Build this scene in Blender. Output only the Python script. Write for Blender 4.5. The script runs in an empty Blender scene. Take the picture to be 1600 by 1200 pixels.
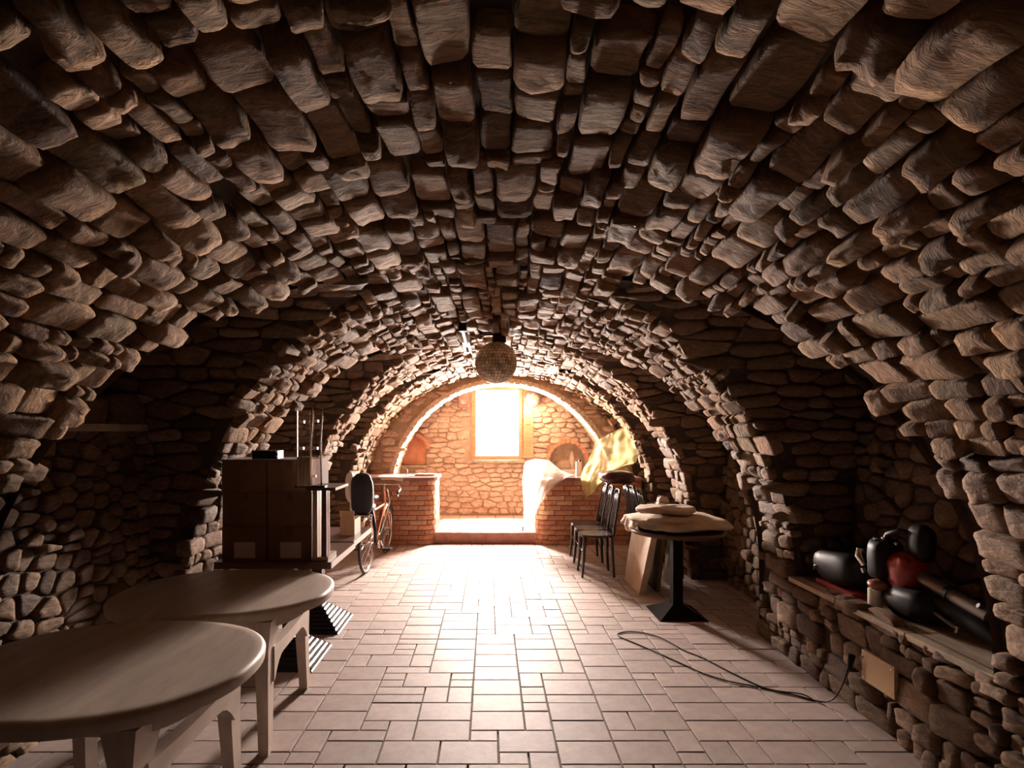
import bpy, bmesh, math, random
from mathutils import Vector, Matrix, noise
from math import sin, cos, pi, sqrt

SC = bpy.context.scene
COL = SC.collection
rnd = random.Random(7)

# ------------------------------------------------------------------ camera
H = 1.6          # eye height; x right, y into the vault, z up
F = 840.0
cam_d = bpy.data.cameras.new('camera')
cam_d.sensor_width = 36.0
cam_d.lens = F / 1600 * 36
cam_d.shift_x = 35 / 1600
cam_d.shift_y = 74 / 1600
cam_d.clip_start = 0.02
cam = bpy.data.objects.new('camera', cam_d)
cam.location = (0, 0, H)
cam.rotation_euler = (pi / 2, 0, 0)
COL.objects.link(cam)
SC.camera = cam

# ------------------------------------------------------------------ world, lights, exposure
world = bpy.data.worlds.new('world')
SC.world = world
world.use_nodes = True
bg = world.node_tree.nodes['Background']
bg.inputs[0].default_value = (1.0, 0.62, 0.40, 1)
bg.inputs[1].default_value = 0.02          # weak warm fill added through the open rear end of the vault

WX, WZ, WW, WH = 0.13, 1.75, 0.72, 1.14     # window centre and size
def area(name, loc, rot, sx, sy, power, col, spread=180):
    l = bpy.data.lights.new(name, 'AREA')
    l.shape = 'RECTANGLE'; l.size = sx; l.size_y = sy
    l.energy = power; l.color = col; l.spread = math.radians(spread)
    o = bpy.data.objects.new(name, l)
    o.location = loc; o.rotation_euler = rot
    COL.objects.link(o)
    return o
# bright daylight standing in the window opening, outside the glass
area('window_daylight', (WX, 9.47, WZ + .05), (-pi / 2, 0, 0), 0.95, 1.45, 2700, (1.0, 0.85, 0.765), 180)

sl = bpy.data.lights.new('sun', 'SUN'); sl.energy = 48; sl.angle = math.radians(1.5); sl.color = (1, .95, .88)
so = bpy.data.objects.new('sun', sl); so.rotation_euler = (-math.radians(37), 0, 0); COL.objects.link(so)
vs = SC.view_settings
vs.view_transform = 'Standard'
vs.look = 'None'
vs.gamma = 1.0
vs.exposure = 0.0
try:
    vs.use_curve_mapping = False
except Exception:
    pass
SC.cycles.max_bounces = 10
SC.cycles.diffuse_bounces = 6
SC.cycles.sample_clamp_indirect = 8

# ------------------------------------------------------------------ materials
def mat(name, col, rough=0.7, metal=0.0, **kw):
    m = bpy.data.materials.new(name)
    m.use_nodes = True
    nt = m.node_tree; b = nt.nodes['Principled BSDF']
    b.inputs['Base Color'].default_value = (*col, 1)
    b.inputs['Roughness'].default_value = rough
    b.inputs['Metallic'].default_value = metal
    nt.nodes.new('ShaderNodeTexCoord').name = 'tc'
    if 'var' in kw:            # noise variation of the base colour + bump
        s = kw.get('scale', (6, 6, 6)); sc = kw.get('nscale', 1.0)
        mp = nt.nodes.new('ShaderNodeMapping'); mp.inputs['Scale'].default_value = s
        nt.links.new(nt.nodes['tc'].outputs['Object'], mp.inputs[0])
        n = nt.nodes.new('ShaderNodeTexNoise'); n.inputs['Scale'].default_value = sc
        n.inputs['Detail'].default_value = 6; n.inputs['Roughness'].default_value = .62
        nt.links.new(mp.outputs[0], n.inputs['Vector'])
        r = nt.nodes.new('ShaderNodeValToRGB')
        lo, hi = kw['var']
        r.color_ramp.elements[0].color = (*[c * lo for c in col], 1); r.color_ramp.elements[0].position = .32
        r.color_ramp.elements[1].color = (*[min(1, c * hi) for c in col], 1); r.color_ramp.elements[1].position = .68
        nt.links.new(n.outputs['Fac'], r.inputs[0])
        nt.links.new(r.outputs[0], b.inputs['Base Color'])
        if kw.get('bump'):
            bp = nt.nodes.new('ShaderNodeBump'); bp.inputs['Strength'].default_value = kw['bump']
            bp.inputs['Distance'].default_value = kw.get('dist', .01)
            nt.links.new(n.outputs['Fac'], bp.inputs['Height'])
            nt.links.new(bp.outputs[0], b.inputs['Normal'])
    return m

def piece_mat(name, cols, rough, strata, bump, dist, fine=38, spec=.35, lo=.5, hi=1.42):
    """ material whose colour is picked per piece by the 'tint' attribute, with grain and relief """
    m = bpy.data.materials.new(name); m.use_nodes = True
    nt = m.node_tree; N = nt.nodes; L = nt.links; b = N['Principled BSDF']
    a = N.new('ShaderNodeAttribute'); a.attribute_name = 'tint'
    r = N.new('ShaderNodeValToRGB')
    cr = r.color_ramp
    for i, c in enumerate(cols):
        p = i / (len(cols) - 1)
        e = cr.elements[0] if i == 0 else cr.elements[-1] if i == len(cols) - 1 else cr.elements.new(p)
        if i in (0, len(cols) - 1): e.position = p
        e.color = (*c, 1)
    L.new(a.outputs['Fac'], r.inputs[0])
    tc = N.new('ShaderNodeTexCoord')
    mp = N.new('ShaderNodeMapping'); mp.inputs['Scale'].default_value = strata
    L.new(tc.outputs['Object'], mp.inputs[0])
    n1 = N.new('ShaderNodeTexNoise'); n1.inputs['Scale'].default_value = 1; n1.inputs['Detail'].default_value = 7
    n1.inputs['Roughness'].default_value = .65
    try: n1.inputs['Distortion'].default_value = .8
    except Exception: pass
    L.new(mp.outputs[0], n1.inputs['Vector'])
    n2 = N.new('ShaderNodeTexNoise'); n2.inputs['Scale'].default_value = fine; n2.inputs['Detail'].default_value = 4
    L.new(tc.outputs['Object'], n2.inputs['Vector'])
    mr = N.new('ShaderNodeMapRange'); mr.inputs[1].default_value = .3; mr.inputs[2].default_value = .7
    mr.inputs[3].default_value = lo; mr.inputs[4].default_value = hi
    L.new(n1.outputs['Fac'], mr.inputs[0])
    vm = N.new('ShaderNodeVectorMath'); vm.operation = 'SCALE'
    L.new(r.outputs[0], vm.inputs[0]); L.new(mr.outputs[0], vm.inputs['Scale'])
    L.new(vm.outputs[0], b.inputs['Base Color'])
    ad = N.new('ShaderNodeMath'); ad.operation = 'MULTIPLY_ADD'; ad.inputs[1].default_value = .35
    L.new(n2.outputs['Fac'], ad.inputs[0]); L.new(n1.outputs['Fac'], ad.inputs[2])
    bp = N.new('ShaderNodeBump'); bp.inputs['Strength'].default_value = bump; bp.inputs['Distance'].default_value = dist
    L.new(ad.outputs[0], bp.inputs['Height']); L.new(bp.outputs[0], b.inputs['Normal'])
    b.inputs['Roughness'].default_value = rough
    b.inputs['Specular IOR Level'].default_value = spec
    return m

M = {}
STONE = [(.14, .088, .06), (.32, .205, .14), (.23, .15, .10), (.42, .285, .195), (.35, .22, .145), (.27, .20, .135), (.50, .36, .26)]
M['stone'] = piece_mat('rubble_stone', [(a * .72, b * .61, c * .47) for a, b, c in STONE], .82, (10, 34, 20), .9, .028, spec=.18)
M['stone_shaded'] = piece_mat('shaded_wall_stone', [(a * .52, b * .46, c * .39) for a, b, c in STONE], .8, (12, 12, 34), .9, .012)  # darker copy of the vault stone, niche shade put into its colour
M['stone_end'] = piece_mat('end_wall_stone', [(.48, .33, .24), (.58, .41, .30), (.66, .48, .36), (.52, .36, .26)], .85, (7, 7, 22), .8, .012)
M['mortar'] = mat('vault_mortar', (.060, .038, .025), .95, var=(.6, 1.35), scale=(14, 14, 14), bump=.8, dist=.012)
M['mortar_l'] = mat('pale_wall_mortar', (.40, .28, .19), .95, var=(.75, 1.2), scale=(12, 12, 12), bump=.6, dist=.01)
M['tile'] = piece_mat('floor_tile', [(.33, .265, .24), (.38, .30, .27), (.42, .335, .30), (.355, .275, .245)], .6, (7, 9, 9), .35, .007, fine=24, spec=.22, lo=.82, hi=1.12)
M['pale_tile'] = piece_mat('lit_platform_tile', [(.60, .48, .40), (.68, .55, .46)], .55, (7, 9, 9), .2, .005, fine=24, lo=.9, hi=1.1)  # paler than the floor tile, strong window light put into the colour
M['grout'] = mat('tile_grout', (.12, .085, .07), .9, var=(.7, 1.2), scale=(20, 20, 20))
M['brick'] = piece_mat('red_brick', [(.30, .12, .065), (.40, .17, .09), (.46, .22, .12), (.35, .15, .085), (.52, .30, .19)], .85, (9, 9, 26), .7, .008)
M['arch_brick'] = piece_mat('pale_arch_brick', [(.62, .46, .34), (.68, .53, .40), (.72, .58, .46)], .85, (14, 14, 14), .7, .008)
M['terracotta'] = mat('terracotta', (.56, .24, .13), .8, var=(.8, 1.15), scale=(9, 9, 9), bump=.2)
M['riser'] = mat('red_clay_slab', (.36, .15, .10), .6, var=(.75, 1.2), scale=(10, 10, 10), bump=.2)
M['wood_frame'] = mat('window_wood', (.50, .26, .13), .5, var=(.7, 1.2), scale=(3, 3, 30), bump=.2)
M['counter_top'] = mat('counter_slab', (.20, .095, .075), .35, var=(.7, 1.25), scale=(5, 5, 5))
M['cap_stone'] = mat('ledge_cap', (.40, .31, .22), .8, var=(.6, 1.25), scale=(9, 5, 9), bump=.5, dist=.01)
M['plastic'] = mat('weathered_plastic', (.52, .42, .345), .45, var=(.78, 1.1), scale=(14, 3.5, 6), bump=.12, dist=.004)
M['dark_wood'] = mat('dark_table_wood', (.10, .045, .035), .32, var=(.7, 1.3), scale=(3, 22, 22), bump=.1)
M['black_iron'] = mat('black_cast_iron', (.018, .015, .015), .38, .4)
M['black_matt'] = mat('black_matt_iron', (.012, .009, .008), .9)
M['black_matt'].node_tree.nodes['Principled BSDF'].inputs['Specular IOR Level'].default_value = .03
M['chair_black'] = mat('black_lacquer', (.020, .012, .012), .25)
M['steel'] = mat('polished_steel', (.75, .70, .66), .22, 1.0)
M['carton'] = mat('brown_carton', (.17, .085, .05), .85, var=(.8, 1.2), scale=(5, 5, 5), bump=.15)
M['paper'] = mat('off_white_paper', (.55, .45, .38), .8)
M['pale_wood'] = mat('pale_wood', (.50, .36, .24), .55, var=(.75, 1.15), scale=(18, 18, 3), bump=.15)
M['white_cloth'] = mat('white_cloth', (.80, .72, .64), .9)
M['linen'] = mat('beige_linen', (.52, .40, .29), .95, var=(.8, 1.12), scale=(10, 10, 10), bump=.4, dist=.02)
M['net'] = mat('yellow_green_net', (.66, .60, .26), .85, var=(.8, 1.2), scale=(16, 16, 16), bump=.3)
M['maroon'] = mat('maroon_leather', (.055, .012, .018), .28, var=(.7, 1.3), scale=(10, 10, 10), bump=.3)
M['board'] = mat('pale_board', (.55, .42, .30), .7, var=(.78, 1.12), scale=(7, 4, 4))
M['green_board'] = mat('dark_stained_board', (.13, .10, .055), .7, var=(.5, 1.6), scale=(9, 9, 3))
M['black_fab'] = mat('black_fabric', (.015, .016, .02), .6, var=(.7, 1.5), scale=(8, 8, 8), bump=.3, dist=.02)
M['black_plastic'] = mat('black_plastic', (.010, .008, .008), .5)
M['black_plastic'].node_tree.nodes['Principled BSDF'].inputs['Specular IOR Level'].default_value = .22
M['rubber'] = mat('tyre_rubber', (.02, .018, .018), .6)
M['red_paint'] = mat('red_enamel', (.30, .025, .015), .3)
M['copper_paint'] = mat('copper_brown_enamel', (.42, .16, .09), .3, .4)
M['chrome'] = mat('chrome', (.85, .80, .76), .12, 1.0)
M['grey_tube'] = mat('grey_metal_tube', (.24, .19, .16), .38, .6)
M['beige_plate'] = mat('beige_plastic_plate', (.60, .40, .22), .5)
M['brown_box'] = mat('brown_speaker_box', (.15, .055, .04), .5)
M['white_plastic'] = mat('white_plastic', (.75, .70, .62), .4)
M['cone'] = mat('speaker_cone', (.38, .25, .19), .6)

def glass_like(name, tint, alpha):
    m = bpy.data.materials.new(name); m.use_nodes = True
    nt = m.node_tree; N = nt.nodes; L = nt.links
    for n in list(N):
        if n.type == 'BSDF_PRINCIPLED': N.remove(n)
    t = N.new('ShaderNodeBsdfTransparent'); t.inputs[0].default_value = (*tint, 1)
    g = N.new('ShaderNodeBsdfGlossy'); g.inputs['Roughness'].default_value = .05
    mx = N.new('ShaderNodeMixShader'); mx.inputs[0].default_value = alpha
    L.new(t.outputs[0], mx.inputs[1]); L.new(g.outputs[0], mx.inputs[2])
    L.new(mx.outputs[0], N['Material Output'].inputs[0])
    return m
M['pane'] = glass_like('window_glass', (.97, .97, .97), .06)
M['acrylic'] = glass_like('clear_acrylic', (.82, .74, .72), .12)

def sheer(name, col, tr):
    m = bpy.data.materials.new(name); m.use_nodes = True
    nt = m.node_tree; N = nt.nodes; L = nt.links
    b = N['Principled BSDF']; b.inputs['Base Color'].default_value = (*col, 1); b.inputs['Roughness'].default_value = .9
    tl = N.new('ShaderNodeBsdfTranslucent'); tl.inputs[0].default_value = (*col, 1)
    t = N.new('ShaderNodeBsdfTransparent')
    m1 = N.new('ShaderNodeMixShader'); m1.inputs[0].default_value = .45
    m2 = N.new('ShaderNodeMixShader'); m2.inputs[0].default_value = tr
    L.new(b.outputs[0], m1.inputs[1]); L.new(tl.outputs[0], m1.inputs[2])
    L.new(m1.outputs[0], m2.inputs[1]); L.new(t.outputs[0], m2.inputs[2])
    L.new(m2.outputs[0], N['Material Output'].inputs[0])
    return m
M['sheer_white'] = sheer('sheer_white_cloth', (.82, .74, .66), .08)
M['sheer_net'] = sheer('sheer_yellow_net', (.66, .60, .30), .28)

# mirror ball material: small facets, each dusty or shiny by its tint
mb = piece_mat('dusty_mirror_facets', [(.36, .27, .19), (.80, .66, .52), (.45, .35, .25), (.90, .76, .60)], .5, (9, 9, 9), .1, .002, fine=8)
mb.node_tree.nodes['Principled BSDF'].inputs['Metallic'].default_value = .25
M['mirror'] = mb

# ------------------------------------------------------------------ object helpers
def link_mesh(name, me, m, parent=None, loc=None, kind=None):
    o = bpy.data.objects.new(name, me)
    if m is not None and not me.materials: me.materials.append(m)
    if loc is not None: o.location = loc
    if parent is not None: o.parent = parent
    if kind: o['kind'] = kind
    COL.objects.link(o)
    return o

def obj(name, bm, m, parent=None, smooth=False, kind=None, label=None, bevel=0, angle=None):
    me = bpy.data.meshes.new(name)
    if bevel:
        es = [e for e in bm.edges if len(e.link_faces) == 2 and e.calc_face_angle(0) > .6]
        if es: bmesh.ops.bevel(bm, geom=es, offset=bevel, segments=2, affect='EDGES', profile=.5)
    bmesh.ops.recalc_face_normals(bm, faces=bm.faces[:])
    bm.to_mesh(me); bm.free()
    if smooth:
        me.shade_smooth()
        if angle: 
            try: me.set_sharp_from_angle(angle=angle)
            except Exception: pass
    o = link_mesh(name, me, m, parent, kind=kind)
    if label: o['label'] = label
    return o

def struct(name, bm, m, parent=None, **k):
    o = obj(name, bm, m, parent, **k)
    if parent is None: o['kind'] = 'structure'
    return o

def thing(name, label, cat, loc=(0, 0, 0), rotz=0, group=None):
    o = bpy.data.objects.new(name, None)
    o.empty_display_size = .1
    o.location = loc; o.rotation_euler = (0, 0, rotz)
    o['label'] = label; o['category'] = cat
    if group: o['group'] = group
    COL.objects.link(o)
    return o

def tag(o, label, cat, group=None):
    o['label'] = label; o['category'] = cat
    if group: o['group'] = group
    return o

def copy_tree(root, loc, rotz, label):
    r = root.copy(); r.location = loc; r.rotation_euler = (0, 0, rotz); r['label'] = label
    COL.objects.link(r)
    for ch in list(root.children):
        c = ch.copy(); c.parent = r; COL.objects.link(c)
        for g in list(ch.children):
            d = g.copy(); d.parent = c; COL.objects.link(d)
    return r

def box(bm, lo, hi, mtx=None):
    vs = [bm.verts.new((x, y, z)) for x in (lo[0], hi[0]) for y in (lo[1], hi[1]) for z in (lo[2], hi[2])]
    for f in ((0, 1, 3, 2), (4, 6, 7, 5), (0, 4, 5, 1), (2, 3, 7, 6), (0, 2, 6, 4), (1, 5, 7, 3)):
        bm.faces.new([vs[i] for i in f])
    if mtx is not None:
        for v in vs: v.co = mtx @ v.co
    return vs

def hexa(bm, p):
    """ eight corners: bottom ring 0-3, top ring 4-7 """
    vs = [bm.verts.new(q) for q in p]
    for f in ((3, 2, 1, 0), (4, 5, 6, 7), (0, 1, 5, 4), (1, 2, 6, 5), (2, 3, 7, 6), (3, 0, 4, 7)):
        bm.faces.new([vs[i] for i in f])

def tube(bm, pts, r, seg=8, closed=False, caps=True):
    pts = [Vector(p) for p in pts]
    n = len(pts); rs = r if isinstance(r, (list, tuple)) else [r] * n
    rings = []
    prev = None
    for i, p in enumerate(pts):
        if closed: t = pts[(i + 1) % n] - pts[i - 1]
        else: t = pts[min(i + 1, n - 1)] - pts[max(i - 1, 0)]
        t.normalize()
        if prev is None:
            a = Vector((0, 0, 1)) if abs(t.z) < .9 else Vector((1, 0, 0))
            a = (a - t * a.dot(t)).normalized()
        else:
            a = (prev - t * prev.dot(t))
            a = a.normalized() if a.length > 1e-6 else prev
        prev = a
        b = t.cross(a)
        rings.append([bm.verts.new(p + (a * cos(2 * pi * k / seg) + b * sin(2 * pi * k / seg)) * rs[i]) for k in range(seg)])
    m = n if closed else n - 1
    for i in range(m):
        A, B = rings[i], rings[(i + 1) % n]
        for k in range(seg):
            bm.faces.new((A[k], A[(k + 1) % seg], B[(k + 1) % seg], B[k]))
    if caps and not closed:
        bm.faces.new(list(reversed(rings[0]))); bm.faces.new(rings[-1])

def lathe(bm, prof, seg=24, c=(0, 0, 0), mtx=None):
    rings = []
    for r, z in prof:
        ring = []
        for k in range(seg):
            p = Vector((r * cos(2 * pi * k / seg), r * sin(2 * pi * k / seg), z))
            if mtx is not None: p = mtx @ p
            ring.append(bm.verts.new(p + Vector(c)))
        rings.append(ring)
    for A, B in zip(rings, rings[1:]):
        for k in range(seg):
            bm.faces.new((A[k], A[(k + 1) % seg], B[(k + 1) % seg], B[k]))
    bm.faces.new(list(reversed(rings[0]))); bm.faces.new(rings[-1])

def prism(bm, poly, axis, a0, a1):
    """ extrude a 2-D outline along axis 'x','y' or 'z' """
    def P(p, a):
        return (a, p[0], p[1]) if axis == 'x' else (p[0], a, p[1]) if axis == 'y' else (p[0], p[1], a)
    A = [bm.verts.new(P(p, a0)) for p in poly]; B = [bm.verts.new(P(p, a1)) for p in poly]
    bm.faces.new(A); bm.faces.new(list(reversed(B)))
    n = len(poly)
    for i in range(n):
        bm.faces.new((A[i], B[i], B[(i + 1) % n], A[(i + 1) % n]))

def blob(bm, c, r, seg=16, rings=10, rough=0.0, seed=0, sq=2.0):
    """ rounded superellipsoid with noise """
    rows = []
    for j in range(rings + 1):
        th = pi * j / rings
        row = []
        for k in range(seg):
            ph = 2 * pi * k / seg
            d = Vector((sin(th) * cos(ph), sin(th) * sin(ph), cos(th)))
            e = 2 / sq
            q = Vector([math.copysign(abs(v) ** e, v) for v in d])
            s = 1 + rough * noise.noise(d * 1.8 + Vector((seed, seed * .7, 0)))
            row.append(Vector((c[0] + q.x * r[0] * s, c[1] + q.y * r[1] * s, c[2] + q.z * r[2] * s)))
        rows.append(row)
    top = bm.verts.new(rows[0][0]); bot = bm.verts.new(rows[-1][0])
    R = [[bm.verts.new(p) for p in row] for row in rows[1:-1]]
    for k in range(seg):
        bm.faces.new((top, R[0][k], R[0][(k + 1) % seg])); bm.faces.new((bot, R[-1][(k + 1) % seg], R[-1][k]))
    for A, B in zip(R, R[1:]):
        for k in range(seg):
            bm.faces.new((A[k], B[k], B[(k + 1) % seg], A[(k + 1) % seg]))

# ------------------------------------------------------------------ vault geometry
VA, VS, VB, VN = 2.10, 0.50, 2.00, 2.12       # half span, springing, rise, exponent
def x0(y): return 0.02 + 0.033 * (max(y, 0) - 3.7)
def prof_pt(t):
    c, s = cos(t), sin(t)
    return (VA * math.copysign(abs(c) ** (2 / VN), c), VS + VB * abs(s) ** (2 / VN))
_pl = [(VA, z * VS / 6) for z in range(6)] + [prof_pt(pi * i / 240) for i in range(241)] + [(-VA, VS - z * VS / 6) for z in range(1, 7)]
_cu = [0.0]
for a, b in zip(_pl, _pl[1:]): _cu.append(_cu[-1] + math.hypot(b[0] - a[0], b[1] - a[1]))
ULEN = _cu[-1]
import bisect
def prof(u):
    u = min(max(u, 0), ULEN - 1e-6)
    i = max(0, min(len(_pl) - 2, bisect.bisect_right(_cu, u) - 1))
    w = (u - _cu[i]) / max(1e-9, _cu[i + 1] - _cu[i])
    a, b = _pl[i], _pl[i + 1]
    j0, j1 = max(0, i - 2), min(len(_pl) - 1, i + 3)
    tx, tz = _pl[j1][0] - _pl[j0][0], _pl[j1][1] - _pl[j0][1]
    l = math.hypot(tx, tz)
    return (a[0] + (b[0] - a[0]) * w, a[1] + (b[1] - a[1]) * w, -tz / l, tx / l)   # point, inward normal
def S_vault(u, v, d):
    x, z, nx, nz = prof(u)
    return Vector((x0(v) + x + nx * d, v, z + nz * d))
def main_x(z):
    if z <= VS: return VA
    k = (z - VS) / VB
    return VA * max(0, 1 - k ** VN) ** (1 / VN) if k < 1 else 0

# lunettes (side niches cut into the vault): side, y0, y1, crown, sill, back wall x
LC, LZ = 2.41, 0.85
LUN = [(+1, 2.20, 3.70, LC, .60, 2.48), (-1, 2.20, 3.70, LC, 0, 2.52),
       (+1, 4.25, 5.80, LC, 0, 2.45), (-1, 4.25, 5.80, LC, 0, 2.45),
       (+1, 6.30, 7.22, LC - .02, 0, 2.42), (-1, 6.30, 7.22, LC - .02, 0, 2.42),
       (+1, 7.60, 8.28, LC - .1, 0, 2.40)]
def arch_g(z, c):
    if z <= LZ: return 1.0
    k = (z - LZ) / (c - LZ)
    return sqrt(max(0, 1 - k * k)) if k < 1 else 0.0
def in_lun(u, v, mrg=0.0):
    x, z, _, _ = prof(u)
    for s, a, b, c, sill, xb in LUN:
        if (x > 0) != (s > 0) or z < sill or z > c: continue
        if abs(v - (a + b) / 2) < (b - a) / 2 * arch_g(z, c) + mrg: return True
    return False

# ------------------------------------------------------------------ irregular stone cells (Voronoi of a jittered bond)
def cells(u0, u1, v0, v1, du, dv, jit=.33, drop=.12, seed=1, rowvar=.3):
    R = random.Random(seed)
    seeds = []
    u = u0; row = 0
    while u < u1:
        w = du * (1 + R.uniform(-rowvar, rowvar))
        v = v0 - dv * R.random()
        while v < v1:
            l = dv * R.choice((.55, .75, .9, 1.05, 1.35, 1.7))
            if R.random() > drop:
                seeds.append((u + w / 2 + R.uniform(-jit, jit) * w, v + l / 2 + R.uniform(-.1, .1) * dv))
            v += l
        u += w; row += 1
    G = {}
    for i, (a, b) in enumerate(seeds): G.setdefault((int(a // du), int(b // dv)), []).append(i)
    out = []
    for i, (a, b) in enumerate(seeds):
        poly = [(-2 * 1.3, -2 * 1.3), (2 * 1.3, -2 * 1.3), (2 * 1.3, 2 * 1.3), (-2 * 1.3, 2 * 1.3)]
        ga, gb = int(a // du), int(b // dv)
        nb = []
        for p in range(-3, 4):
            for q in range(-3, 4):
                for j in G.get((ga + p, gb + q), ()):
                    if j != i:
                        x, y = (seeds[j][0] - a) / du, (seeds[j][1] - b) / dv
                        nb.append((x * x + y * y, x, y))
        nb.sort()
        for d2, x, y in nb[:16]:
            new = []
            n = len(poly)
            for k in range(n):
                p, q = poly[k], poly[(k + 1) % n]
                fp = p[0] * x + p[1] * y - d2 / 2; fq = q[0] * x + q[1] * y - d2 / 2
                if fp <= 0: new.append(p)
                if (fp <= 0) != (fq <= 0):
                    t = fp / (fp - fq)
                    new.append((p[0] + (q[0] - p[0]) * t, p[1] + (q[1] - p[1]) * t))
            poly = new
            if len(poly) < 3: break
        if len(poly) < 3: continue
        out.append((a, b, [(a + p[0] * du, b + p[1] * dv) for p in poly]))
    return out

def bond(u0, u1, v0, v1, wmin, wmax, lmin, lmax, seed, band=.62):
    """ rough strips along v cut into stones of uneven length, re-divided every band """
    R = random.Random(seed); out = []
    v = v0
    while v < v1:
        bl = band * R.uniform(.75, 1.3)
        vb = min(v + bl, v1)
        edges = [u0]
        while edges[-1] < u1: edges.append(edges[-1] + wmin + (wmax - wmin) * R.random() ** 1.3)
        sh = R.uniform(0, 9)
        def wob(i, b, e=edges, sh=sh):
            return e[i] + .016 * noise.noise(Vector((e[i] * 5, b * 6, sh)))
        for i in range(len(edges) - 1):
            w = edges[i + 1] - edges[i]
            p = v + R.uniform(-.09, .09)
            end = vb + R.uniform(-.09, .09)
            while p < end - .03:
                l = min(max(lmin, w * R.uniform(.7, 2.7)), lmax)
                q = p + l
                if end - q < lmin * .8: q = end
                s0, s1 = R.uniform(-.15, .15) * w, R.uniform(-.15, .15) * w
                if w > wmax * .72 and l < w and R.random() < .5:
                    m = edges[i] + w * R.uniform(.4, .6)
                    parts_ = [(lambda b, i=i: wob(i, b), lambda b, m=m: m), (lambda b, m=m: m, lambda b, i=i: wob(i + 1, b))]
                else: parts_ = [(lambda b, i=i: wob(i, b), lambda b, i=i: wob(i + 1, b))]
                for fa, fb in parts_:
                    mid = (p + q) / 2
                    t = lambda x: x + R.uniform(-.006, .006)
                    poly = [(t(fa(p)), p + s0 / 2), (t(fb(p)), p - s0 / 2), (t(fb(mid)), t(mid)), (t(fb(q)), q - s1 / 2),
                            (t((fa(q) + fb(q)) / 2), q + R.uniform(.0, .012)), (t(fa(q)), q + s1 / 2), (t(fa(mid)), t(mid))]
                    out.append((sum(k[0] for k in poly) / 7, sum(k[1] for k in poly) / 7, poly))
                p = q
        v = vb
    return out

def round_poly(poly, gap, cut=.2):
    """ shrink by gap, then cut the corners """
    n = len(poly)
    cx = sum(p[0] for p in poly) / n; cy = sum(p[1] for p in poly) / n
    A = 0
    for i in range(n):
        p, q = poly[i], poly[(i + 1) % n]; A += p[0] * q[1] - p[1] * q[0]
    if A < 0: poly = list(reversed(poly))
    res = []
    for i in range(n):
        p, q, o = poly[i], poly[(i + 1) % n], poly[i - 1]
        def nrm(a, b):
            dx, dy = b[0] - a[0], b[1] - a[1]; l = math.hypot(dx, dy) or 1e-9
            return -dy / l, dx / l
        n1, n2 = nrm(o, p), nrm(p, q)
        bx, by = n1[0] + n2[0], n1[1] + n2[1]; l2 = bx * bx + by * by
        k = min(2 / max(l2, .4), 3)
        res.append((p[0] + bx * gap * k / 1, p[1] + by * gap * k / 1) if l2 > .05 else p)
    out = []
    for i in range(n):
        p, q = res[i], res[(i + 1) % n]
        if math.hypot(q[0] - p[0], q[1] - p[1]) < gap * 1.2:
            out.append(((p[0] + q[0]) / 2, (p[1] + q[1]) / 2)); continue
        out.append((p[0] + (q[0] - p[0]) * cut, p[1] + (q[1] - p[1]) * cut))
        out.append((p[0] + (q[0] - p[0]) * (1 - cut), p[1] + (q[1] - p[1]) * (1 - cut)))
    return out, cx, cy, abs(A) / 2

def stone_geo(poly, cx, cy, S, R, h, sink, tilt=(0, 0), rough=.25):
    """ one rough stone on the surface S(u, v, depth): returns verts and faces """
    n = len(poly)
    V = []; Fc = []
    rings = [(1.02, -sink), (1.0, h * .55), (.90, h * .95), (.5, h * (1.0 + R.uniform(-.06, .1)))]
    ph = R.uniform(0, 50)
    for k, (s, d) in enumerate(rings):
        for i, (a, b) in enumerate(poly):
            j = noise.noise(Vector((a * 14, b * 14, ph + k * .6)))
            s2 = s * (1 + (.07 * j if k else 0))
            ua, vb = cx + (a - cx) * s2, cy + (b - cy) * s2
            dd = d
            if k: dd += tilt[0] * (ua - cx) + tilt[1] * (vb - cy) + h * rough * noise.noise(Vector((ua * 22, vb * 13, ph)))
            V.append(S(ua, vb, dd))
    V.append(S(cx, cy, h * (1.02 + R.uniform(-.06, .06))))
    for k in range(3):
        for i in range(n):
            i2 = (i + 1) % n
            Fc.append((k * n + i, k * n + i2, (k + 1) * n + i2, (k + 1) * n + i))
    for i in range(n): Fc.append((3 * n + i, 3 * n + (i + 1) % n, 4 * n))
    return V, Fc

FWD = Vector((0, 1, 0))
def seen_size(c, area_):
    """ how large a piece shows in the picture (0 if outside the frame) """
    if c.y < .3: return 0
    px = 765 + F * c.x / c.y; py = 674 - F * (c.z - H) / c.y
    if not (-30 < px < 1630 and -30 < py < 1230): return 0
    return area_ / (c.y * c.y)

def put_pieces(pieces, parent, name, material, limit=300, vis=None, smooth=True):
    """ pieces: (verts, faces, tint, centre, area). The ones that show largest become parts, the rest one joined part """
    sc = [(seen_size(p[3], p[4]) * (vis(p) if vis else 1), i) for i, p in enumerate(pieces)]
    sc.sort(reverse=True)
    single = set(i for s, i in sc[:limit] if s > 0)
    JV, JF, JT = [], [], []
    for i, (V, Fc, tint, c, ar) in enumerate(pieces):
        if i in single:
            me = bpy.data.meshes.new(name)
            me.from_pydata([v - c for v in V], [], Fc)
            at = me.attributes.new('tint', 'FLOAT', 'POINT')
            at.data.foreach_set('value', [tint] * len(V))
            if smooth: me.shade_smooth()
            link_mesh(name, me, material, parent, c)
        else:
            k = len(JV); JV.extend(V); JF.extend([tuple(j + k for j in f) for f in Fc]); JT.extend([tint] * len(V))
    if JV:
        me = bpy.data.meshes.new(name)
        me.from_pydata(JV, [], JF)
        at = me.attributes.new('tint', 'FLOAT', 'POINT'); at.data.foreach_set('value', JT)
        if smooth: me.shade_smooth()
        link_mesh(name, me, material, parent, None, 'stuff')

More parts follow.
